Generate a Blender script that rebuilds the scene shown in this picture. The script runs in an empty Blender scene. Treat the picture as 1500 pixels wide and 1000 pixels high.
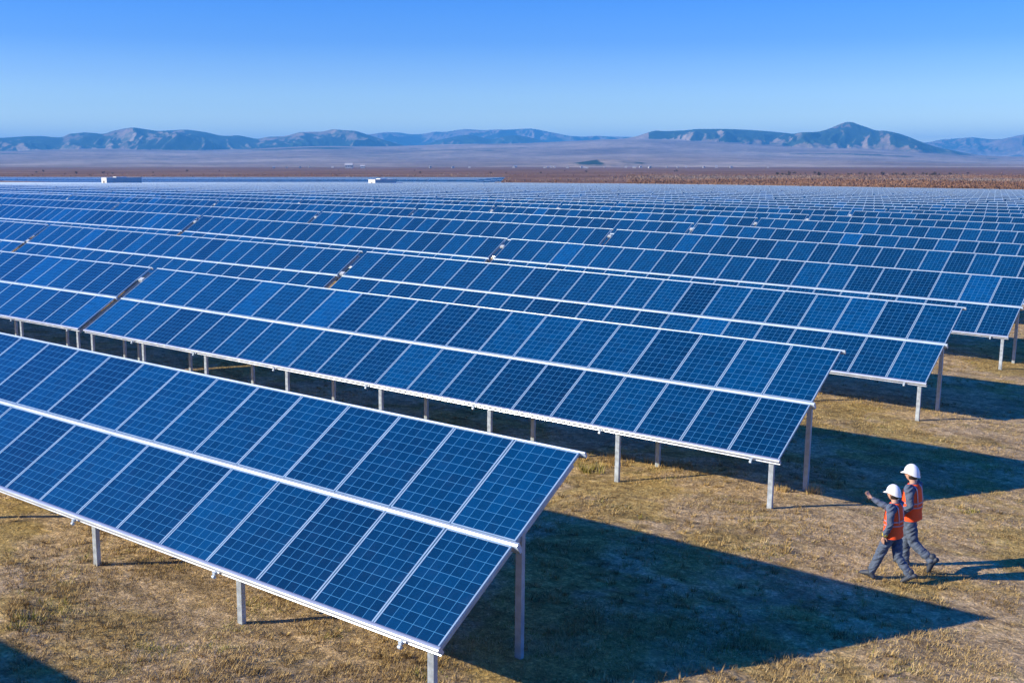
import bpy, math, random
import numpy as np
from mathutils import Vector, Matrix

random.seed(7)
rng = np.random.default_rng(11)
SC = bpy.context.scene
COL = SC.collection

# ------------------------------------------------------------------ constants of the site
CAM = np.array([8.3288, -9.2167, 5.5599])
YAW, PITCH = math.radians(-38.148), math.radians(9.028)
FPX = 1655.24                      # focal length in units of a 1500 wide picture
TILT = math.radians(32.03)
CT, ST = math.cos(TILT), math.sin(TILT)
PITCH_X = 1.09                     # module spacing along the row
NCOL = 22
TLEN = NCOL * PITCH_X              # 23.98 m
TSTEP = TLEN + 0.35
ML = 1.609                         # module length
GAP = 0.0864
SLOPE_LEN = 2 * ML + GAP
SUN_AZ = math.radians(49.5)        # direction in which shadows run
SUN_EL = math.radians(24.35)


def tag(o, label=None, cat=None, group=None, kind=None):
    if label: o['label'] = label
    if cat: o['category'] = cat
    if group: o['group'] = group
    if kind: o['kind'] = kind
    return o


def link(o, parent=None):
    COL.objects.link(o)
    if parent is not None:
        o.parent = parent
    return o


def empty(name, loc, rot=(0, 0, 0)):
    o = bpy.data.objects.new(name, None)
    o.location = loc
    o.rotation_euler = rot
    o.empty_display_size = 0.3
    return link(o)


class MB:
    """collects polygons with a material slot and uv per corner, builds one mesh"""
    def __init__(self):
        self.v, self.f, self.m, self.uv, self.sm = [], [], [], [], []

    def quad(self, pts, mat=0, uv=None, smooth=False):
        i = len(self.v)
        self.v += [tuple(p) for p in pts]
        self.f.append(tuple(range(i, i + len(pts))))
        self.m.append(mat)
        self.uv += list(uv) if uv else [(0, 0)] * len(pts)
        self.sm.append(smooth)

    def box(self, x0, x1, y0, y1, z0, z1, mat=0, M=None):
        c = [Vector((x, y, z)) for x in (x0, x1) for y in (y0, y1) for z in (z0, z1)]
        if M is not None:
            c = [M @ p for p in c]
        for f in ((0, 1, 3, 2), (4, 6, 7, 5), (0, 4, 5, 1), (2, 3, 7, 6), (0, 2, 6, 4), (1, 5, 7, 3)):
            self.quad([c[k] for k in f], mat)

    def extrude_x(self, prof, x0, x1, mat=0, smooth=False, caps=True):
        """closed profile [(y,z)...] swept along x, points shared so that smooth shading works"""
        n, i = len(prof), len(self.v)
        self.v += [(x0, y, z) for y, z in prof] + [(x1, y, z) for y, z in prof]
        for k in range(n):
            a, b = k, (k + 1) % n
            self.f.append((i + a, i + b, i + n + b, i + n + a)); self.m.append(mat); self.sm.append(smooth)
            self.uv += [(0, 0)] * 4
        if caps:
            j = len(self.v)
            self.v += [(x0, y, z) for y, z in prof] + [(x1, y, z) for y, z in prof]
            self.f.append(tuple(range(j + n - 1, j - 1, -1))); self.m.append(mat); self.sm.append(False)
            self.f.append(tuple(range(j + n, j + 2 * n))); self.m.append(mat); self.sm.append(False)
            self.uv += [(0, 0)] * (2 * n)

    def mesh(self, name, mats):
        me = bpy.data.meshes.new(name)
        me.from_pydata(self.v, [], self.f)
        for m in mats: me.materials.append(m)
        me.polygons.foreach_set('material_index', self.m)
        me.polygons.foreach_set('use_smooth', self.sm)
        uvl = me.uv_layers.new(name='UVMap')
        uvl.data.foreach_set('uv', np.array(self.uv, dtype=np.float32).ravel())
        me.update()
        return me


def new_obj(name, me, parent=None, loc=(0, 0, 0), rot=(0, 0, 0)):
    o = bpy.data.objects.new(name, me)
    o.location = loc
    o.rotation_euler = rot
    return link(o, parent)


def np_mesh(name, V, F, mats, midx=None, smooth=False, attrs=None):
    """V (n,3), F (m,3|4) numpy arrays -> mesh datablock"""
    me = bpy.data.meshes.new(name)
    k = F.shape[1]
    me.vertices.add(len(V)); me.vertices.foreach_set('co', V.astype(np.float32).ravel())
    me.loops.add(F.size); me.loops.foreach_set('vertex_index', F.astype(np.int32).ravel())
    me.polygons.add(len(F))
    me.polygons.foreach_set('loop_start', np.arange(0, F.size, k, dtype=np.int32))
    me.polygons.foreach_set('loop_total', np.full(len(F), k, dtype=np.int32))
    for m in mats: me.materials.append(m)
    if midx is not None: me.polygons.foreach_set('material_index', midx.astype(np.int32))
    if attrs:
        for an, av in attrs.items():
            a = me.attributes.new(an, 'FLOAT', 'POINT')
            a.data.foreach_set('value', av.astype(np.float32))
    me.update(calc_edges=True)
    me.polygons.foreach_set('use_smooth', np.full(len(F), smooth))
    me.validate()
    return me


# ------------------------------------------------------------------ value noise in numpy
class VNoise:
    def __init__(self, seed):
        self.t = np.random.default_rng(seed).random((256, 256))

    def __call__(self, x, y):
        xi, yi = np.floor(x).astype(int), np.floor(y).astype(int)
        fx, fy = x - xi, y - yi
        fx = fx * fx * fx * (fx * (fx * 6 - 15) + 10); fy = fy * fy * fy * (fy * (fy * 6 - 15) + 10)
        t = self.t
        a = t[xi % 256, yi % 256]; b = t[(xi + 1) % 256, yi % 256]
        c = t[xi % 256, (yi + 1) % 256]; d = t[(xi + 1) % 256, (yi + 1) % 256]
        return (a * (1 - fx) + b * fx) * (1 - fy) + (c * (1 - fx) + d * fx) * fy * 1.0

    def fbm(self, x, y, octv=5, ridged=False):
        s, amp, tot = 0.0, 1.0, 0.0
        for i in range(octv):
            n = self(x * 2 ** i + 17.3 * i, y * 2 ** i + 5.1 * i)
            if ridged: n = 1 - np.abs(2 * n - 1)
            s = s + amp * n; tot += amp; amp *= 0.5
        return s / tot


N1, N2, N3 = VNoise(1), VNoise(2), VNoise(3)

# ------------------------------------------------------------------ camera helpers (used to lay out the terrain survey)
_fw = np.array([math.sin(YAW) * math.cos(PITCH), math.cos(YAW) * math.cos(PITCH), -math.sin(PITCH)])
_rt = np.array([math.cos(YAW), -math.sin(YAW), 0.0])
_up = np.cross(_rt, _fw)


def project(P):
    D = np.asarray(P, float) - CAM
    w = D @ _fw
    return 750 + FPX * (D @ _rt) / w, 500 - FPX * (D @ _up) / w, w


def azim(u):
    """bearing (angle right of the view axis) of a picture column on the horizon"""
    return np.arctan((np.asarray(u, float) - 750) / (FPX / math.cos(PITCH)))


# ------------------------------------------------------------------ terrain: surveyed heights of the tables' low edges, row by row
ROWSTEP = 10.53
SURVEY = {
    1: [(-60, .62), (-30, .38), (0, 0), (6, -.085)],
    2: [(-70, .62), (-48.3, .42), (-24, .255), (-0.7, -.09), (6, -.18)],
    3: [(-80, .63), (-50, .42), (-25.6, .14), (-1.35, -.30), (5, -.41)],
    4: [(-95, .66), (-75, .61), (-53.7, .55), (-37.4, .29), (-25.5, .07), (-16.1, -.13), (-8.6, -.26), (-2, -.38), (5, -.5)],
    5: [(-120, .46), (-95, .47), (-68.6, .45), (-48.8, .35), (-33.9, .16), (-22.2, -.07), (-12.8, -.24), (-4.9, -.41), (5, -.6)],
    6: [(-140, .33), (-115, .38), (-83, .38), (-60, .28), (-42, .13), (-28, -.08), (-17, -.35), (-7.5, -.6), (5, -.8)],
    7: [(-150, .0), (-98, .10), (-71, .14), (-50, .07), (-34, -.09), (-21, -.31), (-10, -.54), (5, -.75)],
    8: [(-170, -.2), (-120, -.05), (-82, -.01), (-58, -.06), (-40, -.21), (-25, -.41), (-12.8, -.56), (5, -.72)],
    9: [(-190, -.4), (-120, -.2), (-80, -.15), (-46, -.30), (-30, -.40), (-15, -.63), (5, -.85)],
    10: [(-200, -.6), (-120, -.38), (-80, -.36), (-52, -.48), (-34, -.61), (-18, -.72), (5, -.9)],
    11: [(-210, -.8), (-120, -.55), (-80, -.55), (-50, -.7), (-38, -.78), (-20, -.80), (5, -.95)],
}
CLEAR = {1: .756, 2: 1.03, 3: 1.08, 4: 1.2, 5: 1.15, 6: 1.12, 7: 1.1}
NROW = 26                              # first block, rows 1..27
END_PROFILE = ([-60, 0, 250, 500, 750, 1000, 1250, 1500, 1560], [-6.1, -5.7, -4.3, -3.25, -2.55, -2.31, -2.4, -2.48, -2.5])


def smooth_interp(x, xs, ys):
    xs, ys = np.asarray(xs, float), np.asarray(ys, float)
    x = np.asarray(x, float)
    s = 0
    for d in (-6, -3, 0, 3, 6):
        s = s + np.interp(x + d, xs, ys)
    return s / 5


def survey_row(k, x):
    pts = SURVEY[k]
    return smooth_interp(x, [p[0] for p in pts], [p[1] for p in pts])


def edge_z(x, y):
    """height of the tables' low edge above the datum, anywhere on the field"""
    x, y = np.broadcast_arrays(np.asarray(x, float), np.asarray(y, float))
    x, y = x.copy(), y.copy()
    kk = y / ROWSTEP + 1
    # near part
    near = np.zeros_like(x)
    kc = np.clip(kk, 1, 11)
    k0 = np.minimum(np.floor(kc).astype(int), 10)
    t = kc - k0
    t = t * t * (3 - 2 * t)
    rows = np.stack([survey_row(k, x) for k in range(1, 12)])
    idx = np.arange(x.size).reshape(x.shape)
    rf = rows.reshape(11, -1)
    a = rf[k0.ravel() - 1, np.arange(x.size)].reshape(x.shape)
    b = rf[k0.ravel(), np.arange(x.size)].reshape(x.shape)
    near = a * (1 - t) + b * t
    near = near + np.where(kk < 1, np.minimum(1 - kk, 2.5) * .30, 0)
    # far part: along the line of sight from the last surveyed row to the end of the block
    dx, dy = x - CAM[0], np.maximum(y - CAM[1], 1)
    ya, yb = 10 * ROWSTEP, 25 * ROWSTEP
    xa = CAM[0] + dx / dy * (ya - CAM[1])
    za = survey_row(11, xa)
    u = 750 + FPX / math.cos(PITCH) * np.tan(np.arctan2(dx, dy) - YAW)
    zb = np.interp(u, *END_PROFILE)
    tt = np.clip((y - ya) / (yb - ya), 0, 1)
    far = za * (1 - tt) + zb * tt
    return np.where(kk <= 11, near, far)


def clearance(y):
    k = np.clip(np.asarray(y, float) / ROWSTEP + 1, 1, 7)
    return np.interp(k, list(CLEAR), list(CLEAR.values()))


def ground_z(x, y):
    x, y = np.broadcast_arrays(np.asarray(x, float), np.asarray(y, float))
    z = edge_z(x, np.clip(y, -40, 420)) - clearance(y)
    # the walkway beside the row ends falls gently then levels out
    z = np.where(x > 6, z - np.minimum(x - 6, 8) * .012, z)
    r = np.hypot(x - CAM[0], y - CAM[1])
    u = np.clip((r - 330) / 400, 0, 1); u = u * u * (3 - 2 * u)
    plain = -5.0 - 4.0 * np.clip((r - 700) / 1900, 0, 1) - 2.0 * np.clip((r - 2600) / 3000, 0, 1)
    plain = plain + (N1.fbm(x / 260, y / 260, 3) - .5) * 1.6 * np.clip((r - 400) / 400, 0, 1)
    z = z - .36 * np.clip((-x - 2.5) / 5, 0, 1) * np.clip((y - 4) / 4, 0, 1) * np.clip((22 - y) / 7, 0, 1)
    inside = np.clip((y + 60) / 40, 0, 1)
    z = z * inside + (-.4) * (1 - inside)
    z = z * (1 - u) + plain * u
    z = z + (N2.fbm(x * .45, y * .45, 4) - .5) * .10 * np.clip(60 - r, 0, 30) / 30
    return z


def gz(x, y):
    return float(ground_z(np.array([x]), np.array([y]))[0])


# ------------------------------------------------------------------ materials
def mat(name):
    m = bpy.data.materials.new(name)
    m.use_nodes = True
    nt = m.node_tree
    return m, nt, nt.nodes['Principled BSDF']


def nd(nt, t, **kw):
    n = nt.nodes.new(t)
    for k, v in kw.items():
        if isinstance(k, str) and hasattr(n, k): setattr(n, k, v)
    return n


def noise(nt, vec, scale, detail=4, rough=.55, dist=0.0):
    n = nd(nt, 'ShaderNodeTexNoise')
    n.inputs['Scale'].default_value = scale
    n.inputs['Detail'].default_value = detail
    n.inputs['Roughness'].default_value = rough
    n.inputs['Distortion'].default_value = dist
    if vec is not None: nt.links.new(vec, n.inputs['Vector'])
    return n.outputs['Fac']


def ramp(nt, fac, stops, interp='LINEAR'):
    r = nd(nt, 'ShaderNodeValToRGB')
    r.color_ramp.interpolation = interp
    el = r.color_ramp.elements
    el[0].position, el[0].color = stops[0][0], (*stops[0][1], 1)
    el[1].position, el[1].color = stops[-1][0], (*stops[-1][1], 1)
    for p, c in stops[1:-1]:
        e = el.new(p); e.color = (*c, 1)
    nt.links.new(fac, r.inputs['Fac'])
    return r.outputs['Color']


def maprange(nt, val, a, b, c=0.0, d=1.0, smooth=True):
    n = nd(nt, 'ShaderNodeMapRange')
    n.interpolation_type = 'SMOOTHSTEP' if smooth else 'LINEAR'
    nt.links.new(val, n.inputs['Value'])
    for k, v in zip(('From Min', 'From Max', 'To Min', 'To Max'), (a, b, c, d)):
        n.inputs[k].default_value = v
    return n.outputs['Result']


def math_(nt, op, a, b=None, clamp=False):
    n = nd(nt, 'ShaderNodeMath', operation=op)
    n.use_clamp = clamp
    for i, v in enumerate((a, b)):
        if v is None: continue
        if isinstance(v, (int, float)): n.inputs[i].default_value = v
        else: nt.links.new(v, n.inputs[i])
    return n.outputs[0]


def mix(nt, fac, a, b, mode='MIX'):
    n = nd(nt, 'ShaderNodeMix', data_type='RGBA', blend_type=mode)
    for s, v in ((n.inputs[0], fac), (n.inputs[6], a), (n.inputs[7], b)):
        if isinstance(v, (int, float)): s.default_value = v
        elif isinstance(v, tuple): s.default_value = (*v, 1)
        else: nt.links.new(v, s)
    return n.outputs[2]


def bump(nt, height, strength, dist, normal=None):
    n = nd(nt, 'ShaderNodeBump')
    n.inputs['Strength'].default_value = strength
    n.inputs['Distance'].default_value = dist
    nt.links.new(height, n.inputs['Height'])
    if normal is not None: nt.links.new(normal, n.inputs['Normal'])
    return n.outputs['Normal']


def simple(name, col, rough=.6, metal=0.0, var=.12, scale=6.0, coat=0.0, spec=.5):
    m, nt, b = mat(name)
    tc = nd(nt, 'ShaderNodeTexCoord')
    n = noise(nt, tc.outputs['Object'], scale, 4)
    lo = tuple(c * (1 - var) for c in col); hi = tuple(min(1, c * (1 + var)) for c in col)
    nt.links.new(ramp(nt, n, [(.3, lo), (.7, hi)]), b.inputs['Base Color'])
    b.inputs['Roughness'].default_value = rough
    b.inputs['Metallic'].default_value = metal
    b.inputs['Coat Weight'].default_value = coat
    b.inputs['Specular IOR Level'].default_value = spec
    return m


def make_cell_material():
    m, nt, b = mat('silicon_cells_under_glass')
    uv = nd(nt, 'ShaderNodeUVMap'); uv.uv_map = 'UVMap'
    sep = nd(nt, 'ShaderNodeSeparateXYZ'); nt.links.new(uv.outputs['UV'], sep.inputs[0])
    U, V = sep.outputs[0], sep.outputs[1]
    fu, fv = math_(nt, 'FRACT', U), math_(nt, 'FRACT', V)
    du = math_(nt, 'MINIMUM', fu, math_(nt, 'SUBTRACT', 1.0, fu))
    dv = math_(nt, 'MINIMUM', fv, math_(nt, 'SUBTRACT', 1.0, fv))
    line = math_(nt, 'MAXIMUM', math_(nt, 'LESS_THAN', du, .021), math_(nt, 'LESS_THAN', dv, .021))
    # per cell and per module tone
    info = nd(nt, 'ShaderNodeObjectInfo')
    cmb = nd(nt, 'ShaderNodeCombineXYZ')
    nt.links.new(math_(nt, 'FLOOR', U), cmb.inputs[0]); nt.links.new(math_(nt, 'FLOOR', V), cmb.inputs[1])
    nt.links.new(math_(nt, 'MULTIPLY', info.outputs['Random'], 57.0), cmb.inputs[2])
    wn = nd(nt, 'ShaderNodeTexWhiteNoise', noise_dimensions='3D'); nt.links.new(cmb.outputs[0], wn.inputs['Vector'])
    cmb2 = nd(nt, 'ShaderNodeCombineXYZ')
    nt.links.new(math_(nt, 'FLOOR', math_(nt, 'DIVIDE', U, 6.0)), cmb2.inputs[0])
    nt.links.new(math_(nt, 'FLOOR', math_(nt, 'DIVIDE', V, 10.0)), cmb2.inputs[1])
    nt.links.new(math_(nt, 'MULTIPLY', info.outputs['Random'], 91.0), cmb2.inputs[2])
    wm = nd(nt, 'ShaderNodeTexWhiteNoise', noise_dimensions='3D'); nt.links.new(cmb2.outputs[0], wm.inputs['Vector'])
    base = ramp(nt, wm.outputs['Value'], [(0.0, (.0002, .024, .074)), (.45, (.0003, .036, .108)), (.90, (.0004, .047, .140)), (1.0, (.0008, .066, .205))])
    cellv = maprange(nt, wn.outputs['Value'], 0, 1, .84, 1.16, False)
    cb = nd(nt, 'ShaderNodeCombineColor')
    for i in range(3): nt.links.new(cellv, cb.inputs[i])
    base = mix(nt, 1.0, base, cb.outputs[0], 'MULTIPLY')
    # crystal grain of the polycrystalline wafers
    tc = nd(nt, 'ShaderNodeTexCoord')
    vor = nd(nt, 'ShaderNodeTexVoronoi'); vor.inputs['Scale'].default_value = 60
    nt.links.new(tc.outputs['Object'], vor.inputs['Vector'])
    gr = maprange(nt, vor.outputs['Color'], 0, 1, .85, 1.15, False)
    cb2 = nd(nt, 'ShaderNodeCombineColor')
    for i in range(3): nt.links.new(gr, cb2.inputs[i])
    base = mix(nt, 1.0, base, cb2.outputs[0], 'MULTIPLY')
    col = mix(nt, line, base, (.052, .22, .42))
    # thin dust film collecting on the glass
    dn = noise(nt, tc.outputs['Object'], 3.0, 5, .6)
    dust = maprange(nt, dn, .45, .8, 0.0, .012)
    col = mix(nt, dust, col, (.35, .33, .30))
    nt.links.new(col, b.inputs['Base Color'])
    b.inputs['Roughness'].default_value = .45
    b.inputs['Specular IOR Level'].default_value = .08
    b.inputs['Coat Weight'].default_value = 1.0
    b.inputs['Coat IOR'].default_value = 1.45
    nt.links.new(maprange(nt, dn, .3, .8, .05, .14), b.inputs['Coat Roughness'])
    return m


def make_metal(name, col, rough, metal, scale, var):
    m, nt, b = mat(name)
    tc = nd(nt, 'ShaderNodeTexCoord')
    n = noise(nt, tc.outputs['Object'], scale, 5, .6)
    lo = tuple(c * (1 - var) for c in col); hi = tuple(min(1, c * (1 + var)) for c in col)
    nt.links.new(ramp(nt, n, [(.3, lo), (.7, hi)]), b.inputs['Base Color'])
    nt.links.new(maprange(nt, n, .3, .7, rough * .8, rough * 1.25), b.inputs['Roughness'])
    b.inputs['Metallic'].default_value = metal
    return m


M_CELL = make_cell_material()
M_EDGE = make_metal('polished_edge_rail', (.54, .59, .65), .24, .38, 2.5, .06)
M_FRAME = make_metal('anodised_frame', (.34, .50, .64), .38, .30, 4, .05)
M_RAIL = make_metal('aluminium_rail', (.48, .57, .65), .30, .15, 2.5, .06)
M_STEEL = make_metal('galvanised_steel', (.42, .48, .54), .45, .4, 9, .18)
M_BOX = simple('white_cabinet_paint', (.46, .50, .53), .5, 0, .06, 3)
M_CABLE = simple('dark_cable_jacket', (.05, .03, .03), .7)
M_RED = simple('dark_red_paint', (.22, .02, .03), .6)
M_BACK = simple('white_backsheet', (.55, .58, .62), .6)


def make_ground_material():
    m, nt, b = mat('dry_steppe_ground')
    geo = nd(nt, 'ShaderNodeNewGeometry')
    P = geo.outputs['Position']
    sp = nd(nt, 'ShaderNodeSeparateXYZ'); nt.links.new(P, sp.inputs[0])
    big = noise(nt, P, .16, 4, .55)
    mid = noise(nt, P, .9, 5, .6, .4)
    small = noise(nt, P, 5.5, 6, .65, .3)
    fine = noise(nt, P, 24, 6, .7)
    soil = ramp(nt, small, [(.28, (.26, .175, .092)), (.5, (.50, .355, .185)), (.72, (.68, .51, .30))])
    grass = ramp(nt, small, [(.28, (.15, .088, .030)), (.42, (.35, .235, .074)), (.56, (.46, .32, .105)), (.72, (.60, .44, .165))])
    sel = math_(nt, 'ADD', math_(nt, 'MULTIPLY', big, .65), math_(nt, 'MULTIPLY', mid, .45))
    sel = math_(nt, 'ADD', sel, maprange(nt, sp.outputs[0], 2.5, 9.0, 0.0, .14))       # trodden strip past the row ends
    near = mix(nt, maprange(nt, sel, .47, .58), grass, soil)
    green = math_(nt, 'MULTIPLY', maprange(nt, noise(nt, P, 1.7, 4, .6), .60, .72), .45)
    near = mix(nt, green, near, (.12, .125, .035))
    dark = maprange(nt, fine, .30, .55, .6, 1.08)
    cb = nd(nt, 'ShaderNodeCombineColor')
    for i in range(3): nt.links.new(dark, cb.inputs[i])
    near = mix(nt, 1.0, near, cb.outputs[0], 'MULTIPLY')
    st = nd(nt, 'ShaderNodeMapping'); st.inputs['Scale'].default_value = (.75, 1.7, 1.0)
    st.inputs['Rotation'].default_value = (0, 0, math.radians(-38))
    nt.links.new(P, st.inputs['Vector'])
    blot = maprange(nt, noise(nt, st.outputs['Vector'], 1.1, 5, .6, .5), .36, .60, .68, 1.12)
    cb3 = nd(nt, 'ShaderNodeCombineColor')
    for i in range(3): nt.links.new(blot, cb3.inputs[i])
    near = mix(nt, 1.0, near, cb3.outputs[0], 'MULTIPLY')
    clod = nd(nt, 'ShaderNodeTexVoronoi'); clod.inputs['Scale'].default_value = 7.5
    wv = nd(nt, 'ShaderNodeVectorMath', operation='ADD'); nz = nd(nt, 'ShaderNodeTexNoise'); nz.inputs['Scale'].default_value = 4
    nt.links.new(P, nz.inputs['Vector']); nt.links.new(P, wv.inputs[0]); nt.links.new(nz.outputs['Color'], wv.inputs[1]); nt.links.new(wv.outputs[0], clod.inputs['Vector'])
    cl = maprange(nt, clod.outputs['Distance'], .12, .62, 1.38, .82)
    cb4 = nd(nt, 'ShaderNodeCombineColor')
    for i in range(3): nt.links.new(cl, cb4.inputs[i])
    near = mix(nt, 1.0, near, cb4.outputs[0], 'MULTIPLY')
    # faint wheel ruts along the strip past the row ends
    wob = math_(nt, 'ADD', sp.outputs[0], math_(nt, 'MULTIPLY', math_(nt, 'SUBTRACT', big, .5), 3.0))
    rut = None
    for cx in (6.1, 7.8):
        d_ = math_(nt, 'ABSOLUTE', math_(nt, 'SUBTRACT', wob, cx))
        q_ = maprange(nt, d_, .10, .30, .55, 0.0)
        rut = q_ if rut is None else math_(nt, 'MAXIMUM', rut, q_)
    rut = math_(nt, 'MULTIPLY', rut, maprange(nt, mid, .36, .56))
    near = mix(nt, rut, near, (.54, .40, .23))
    # the scrub plain beyond the field
    stretch = nd(nt, 'ShaderNodeMapping'); stretch.inputs['Scale'].default_value = (.006, .012, .01)
    stretch.inputs['Rotation'].default_value = (0, 0, math.radians(38))
    nt.links.new(P, stretch.inputs['Vector'])
    pn = noise(nt, stretch.outputs['Vector'], 1.0, 6, .62)
    plain = ramp(nt, pn, [(.30, (.115, .062, .040)), (.45, (.19, .098, .055)), (.56, (.25, .135, .078)), (.70, (.26, .175, .13))])
    scr = ramp(nt, noise(nt, P, .12, 5, .65), [(.35, (.55, .55, .5)), (.6, (1.08, 1.05, 1.0))])
    plain = mix(nt, 1.0, plain, scr, 'MULTIPLY')
    dist = nd(nt, 'ShaderNodeVectorMath', operation='DISTANCE')
    nt.links.new(P, dist.inputs[0]); dist.inputs[1].default_value = (8, -9, -1)
    farm = maprange(nt, math_(nt, 'ADD', dist.outputs['Value'], math_(nt, 'MULTIPLY', pn, 120.0)), 360, 440)
    col = mix(nt, farm, near, plain)
    nt.links.new(col, b.inputs['Base Color'])
    b.inputs['Roughness'].default_value = .95
    b.inputs['Specular IOR Level'].default_value = .15
    h = math_(nt, 'ADD', math_(nt, 'MULTIPLY', small, .65), math_(nt, 'MULTIPLY', fine, .35))
    h = math_(nt, 'ADD', h, math_(nt, 'MULTIPLY', mid, 1.2))
    h = math_(nt, 'MULTIPLY', h, maprange(nt, dist.outputs['Value'], 40, 160, 1.0, 0.0))
    nt.links.new(bump(nt, h, .9, .085), b.inputs['Normal'])
    return m


def make_hill_material():
    m, nt, b = mat('steppe_hills')
    geo = nd(nt, 'ShaderNodeNewGeometry')
    P = geo.outputs['Position']
    at = nd(nt, 'ShaderNodeAttribute'); at.attribute_name = 'forest_shade'
    n1 = noise(nt, P, .0011, 6, .6, .6)
    n2 = noise(nt, P, .006, 6, .62)
    grassc = ramp(nt, n1, [(.34, (.22, .155, .12)), (.5, (.37, .275, .205)), (.64, (.50, .39, .29))])
    n3 = noise(nt, P, .022, 5, .6)
    tex = mix(nt, 1.0, ramp(nt, n2, [(.35, (.70, .70, .70)), (.65, (1.08, 1.08, 1.08))]), ramp(nt, n3, [(.38, (.70, .72, .72)), (.6, (1.1, 1.1, 1.1))]), 'MULTIPLY')
    grassc = mix(nt, 1.0, grassc, tex, 'MULTIPLY')
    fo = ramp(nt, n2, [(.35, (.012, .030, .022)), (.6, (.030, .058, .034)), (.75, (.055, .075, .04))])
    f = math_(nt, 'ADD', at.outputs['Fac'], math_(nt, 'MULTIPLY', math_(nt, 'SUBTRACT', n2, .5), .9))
    col = mix(nt, maprange(nt, f, .27, .57), grassc, fo)  # dark wood colour doubles as painted relief shade on the hill folds
    nt.links.new(col, b.inputs['Base Color'])
    b.inputs['Roughness'].default_value = .95
    b.inputs['Specular IOR Level'].default_value = .1
    return m


def make_blade_material(name, stops, trans=.25):
    m, nt, b = mat(name)
    at = nd(nt, 'ShaderNodeAttribute'); at.attribute_name = 'tone'
    nt.links.new(ramp(nt, at.outputs['Fac'], stops), b.inputs['Base Color'])
    b.inputs['Roughness'].default_value = .85
    b.inputs['Specular IOR Level'].default_value = .1
    return m


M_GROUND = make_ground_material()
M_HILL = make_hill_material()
M_BLADE = make_blade_material('dry_grass_blades', [(0, (.15, .105, .045)), (.35, (.38, .26, .105)), (.7, (.54, .39, .165)), (.88, (.70, .54, .29)), (.93, (.20, .19, .04)), (1, (.26, .24, .05))])
M_SCRUB = make_blade_material('willow_scrub_twigs', [(0, (.14, .085, .06)), (.35, (.25, .135, .08)), (.6, (.28, .19, .135)), (.85, (.27, .22, .19)), (1, (.21, .185, .165))])
M_TREE = make_blade_material('dark_tree_leaves', [(0, (.025, .024, .018)), (.6, (.06, .05, .035)), (1, (.10, .08, .05))])

# ------------------------------------------------------------------ ground sheet and hills
def build_ground():
    na = 900
    rad = [0.0]
    r = 1.0
    while r < 20500:
        rad.append(r); r *= 1.03 if r < 60 else (1.035 if r < 900 else 1.08)
    rad = np.array(rad); nr = len(rad)
    th = np.linspace(0, 2 * math.pi, na, endpoint=False)
    R, T = np.meshgrid(rad[1:], th, indexing='ij')
    X, Y = CAM[0] + R * np.sin(T), CAM[1] + R * np.cos(T)
    Z = ground_z(X.ravel(), Y.ravel())
    V = np.concatenate([[[CAM[0], CAM[1], gz(CAM[0], CAM[1])]], np.stack([X.ravel(), Y.ravel(), Z], 1)])
    ii, jj = np.meshgrid(np.arange(nr - 2), np.arange(na), indexing='ij')
    ii, jj = ii.ravel(), jj.ravel(); j2 = (jj + 1) % na
    a = 1 + ii * na + jj; b = 1 + ii * na + j2; c = 1 + (ii + 1) * na + j2; d = 1 + (ii + 1) * na + jj
    F = np.stack([a, d, c, b], 1)[:, ::-1]
    # centre fan as degenerate-free quads is not needed: a small hub of triangles written as quads would fold, so the hub ring is bridged with triangles
    me = np_mesh('ground', V, F, [M_GROUND], smooth=True)
    o = new_obj('ground', me)
    tag(o, 'dry steppe ground of tan grass and bare soil under the solar tables', 'ground', kind='structure')
    return o


build_ground()

SKY_MAIN = [(-700, 204), (-500, 198), (-300, 205), (-120, 197), (0, 203), (17, 202), (43, 200.3), (66, 200.3), (83, 202), (94.5, 202), (104, 196.3), (111, 197), (125, 195), (144, 196.3), (154, 197.7), (166, 193.4), (187, 189), (199, 188), (217, 191), (234, 193.4), (257, 192), (272, 191), (288, 192.5), (307, 195.5), (324, 199.8), (337, 200.3), (349, 199), (361, 201), (378, 204.7), (394, 201.2), (415, 201), (428, 198.6), (439, 195), (474, 194.3), (489, 190.5), (501, 192), (521, 193), (535, 197), (550, 202), (570, 208), (600, 216), (630, 222), (660, 228), (1600, 240), (2300, 240)]
SKY_BACK = [(-700, 230), (430, 230), (480, 210), (520, 200), (547, 197.7), (564, 195), (585, 195.5), (604, 198.3), (618, 197.7), (639, 194), (651, 195), (666, 192.5), (684, 190.5), (699, 191.7), (711, 192.5), (729, 191), (743, 191.7), (765, 190), (781, 190), (807, 195), (833, 200.3), (854, 201.5), (871, 200), (889, 201), (932, 202), (1000, 205), (1200, 212), (1320, 212), (1347, 210), (1361, 209), (1375, 205.5), (1396, 204.3), (1422, 202), (1444, 204.7), (1463, 205), (1482, 201.2), (1500, 197.7), (1560, 192), (1650, 196), (1800, 190), (2000, 200), (2300, 196)]
SKY_RIGHT = [(-700, 245), (700, 245), (800, 231), (855, 214), (880, 209), (905, 205.5), (932, 200.8), (945, 196.5), (958, 192.5), (975, 193.7), (1006, 192.2), (1017, 190.5), (1061, 190.3), (1097, 191.7), (1121, 193.4), (1147, 195.7), (1161, 197.7), (1172, 195), (1196, 194.8), (1213, 190), (1222, 186), (1232, 181.8), (1241, 179.9), (1248, 181.3), (1258, 185.3), (1266, 187.3), (1282, 193.4), (1292, 192.5), (1309, 195.5), (1323, 199.5), (1335, 203.8), (1347, 208.5), (1370, 216), (1410, 224), (1450, 230), (1520, 240), (2300, 244)]
SKY_MID = [(-700, 245), (560, 245), (600, 222), (625, 212), (650, 204), (672, 200), (690, 198), (705, 202), (722, 206), (738, 201), (752, 199), (770, 201), (790, 206), (815, 212), (850, 217), (900, 226), (950, 245), (2300, 245)]
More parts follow.
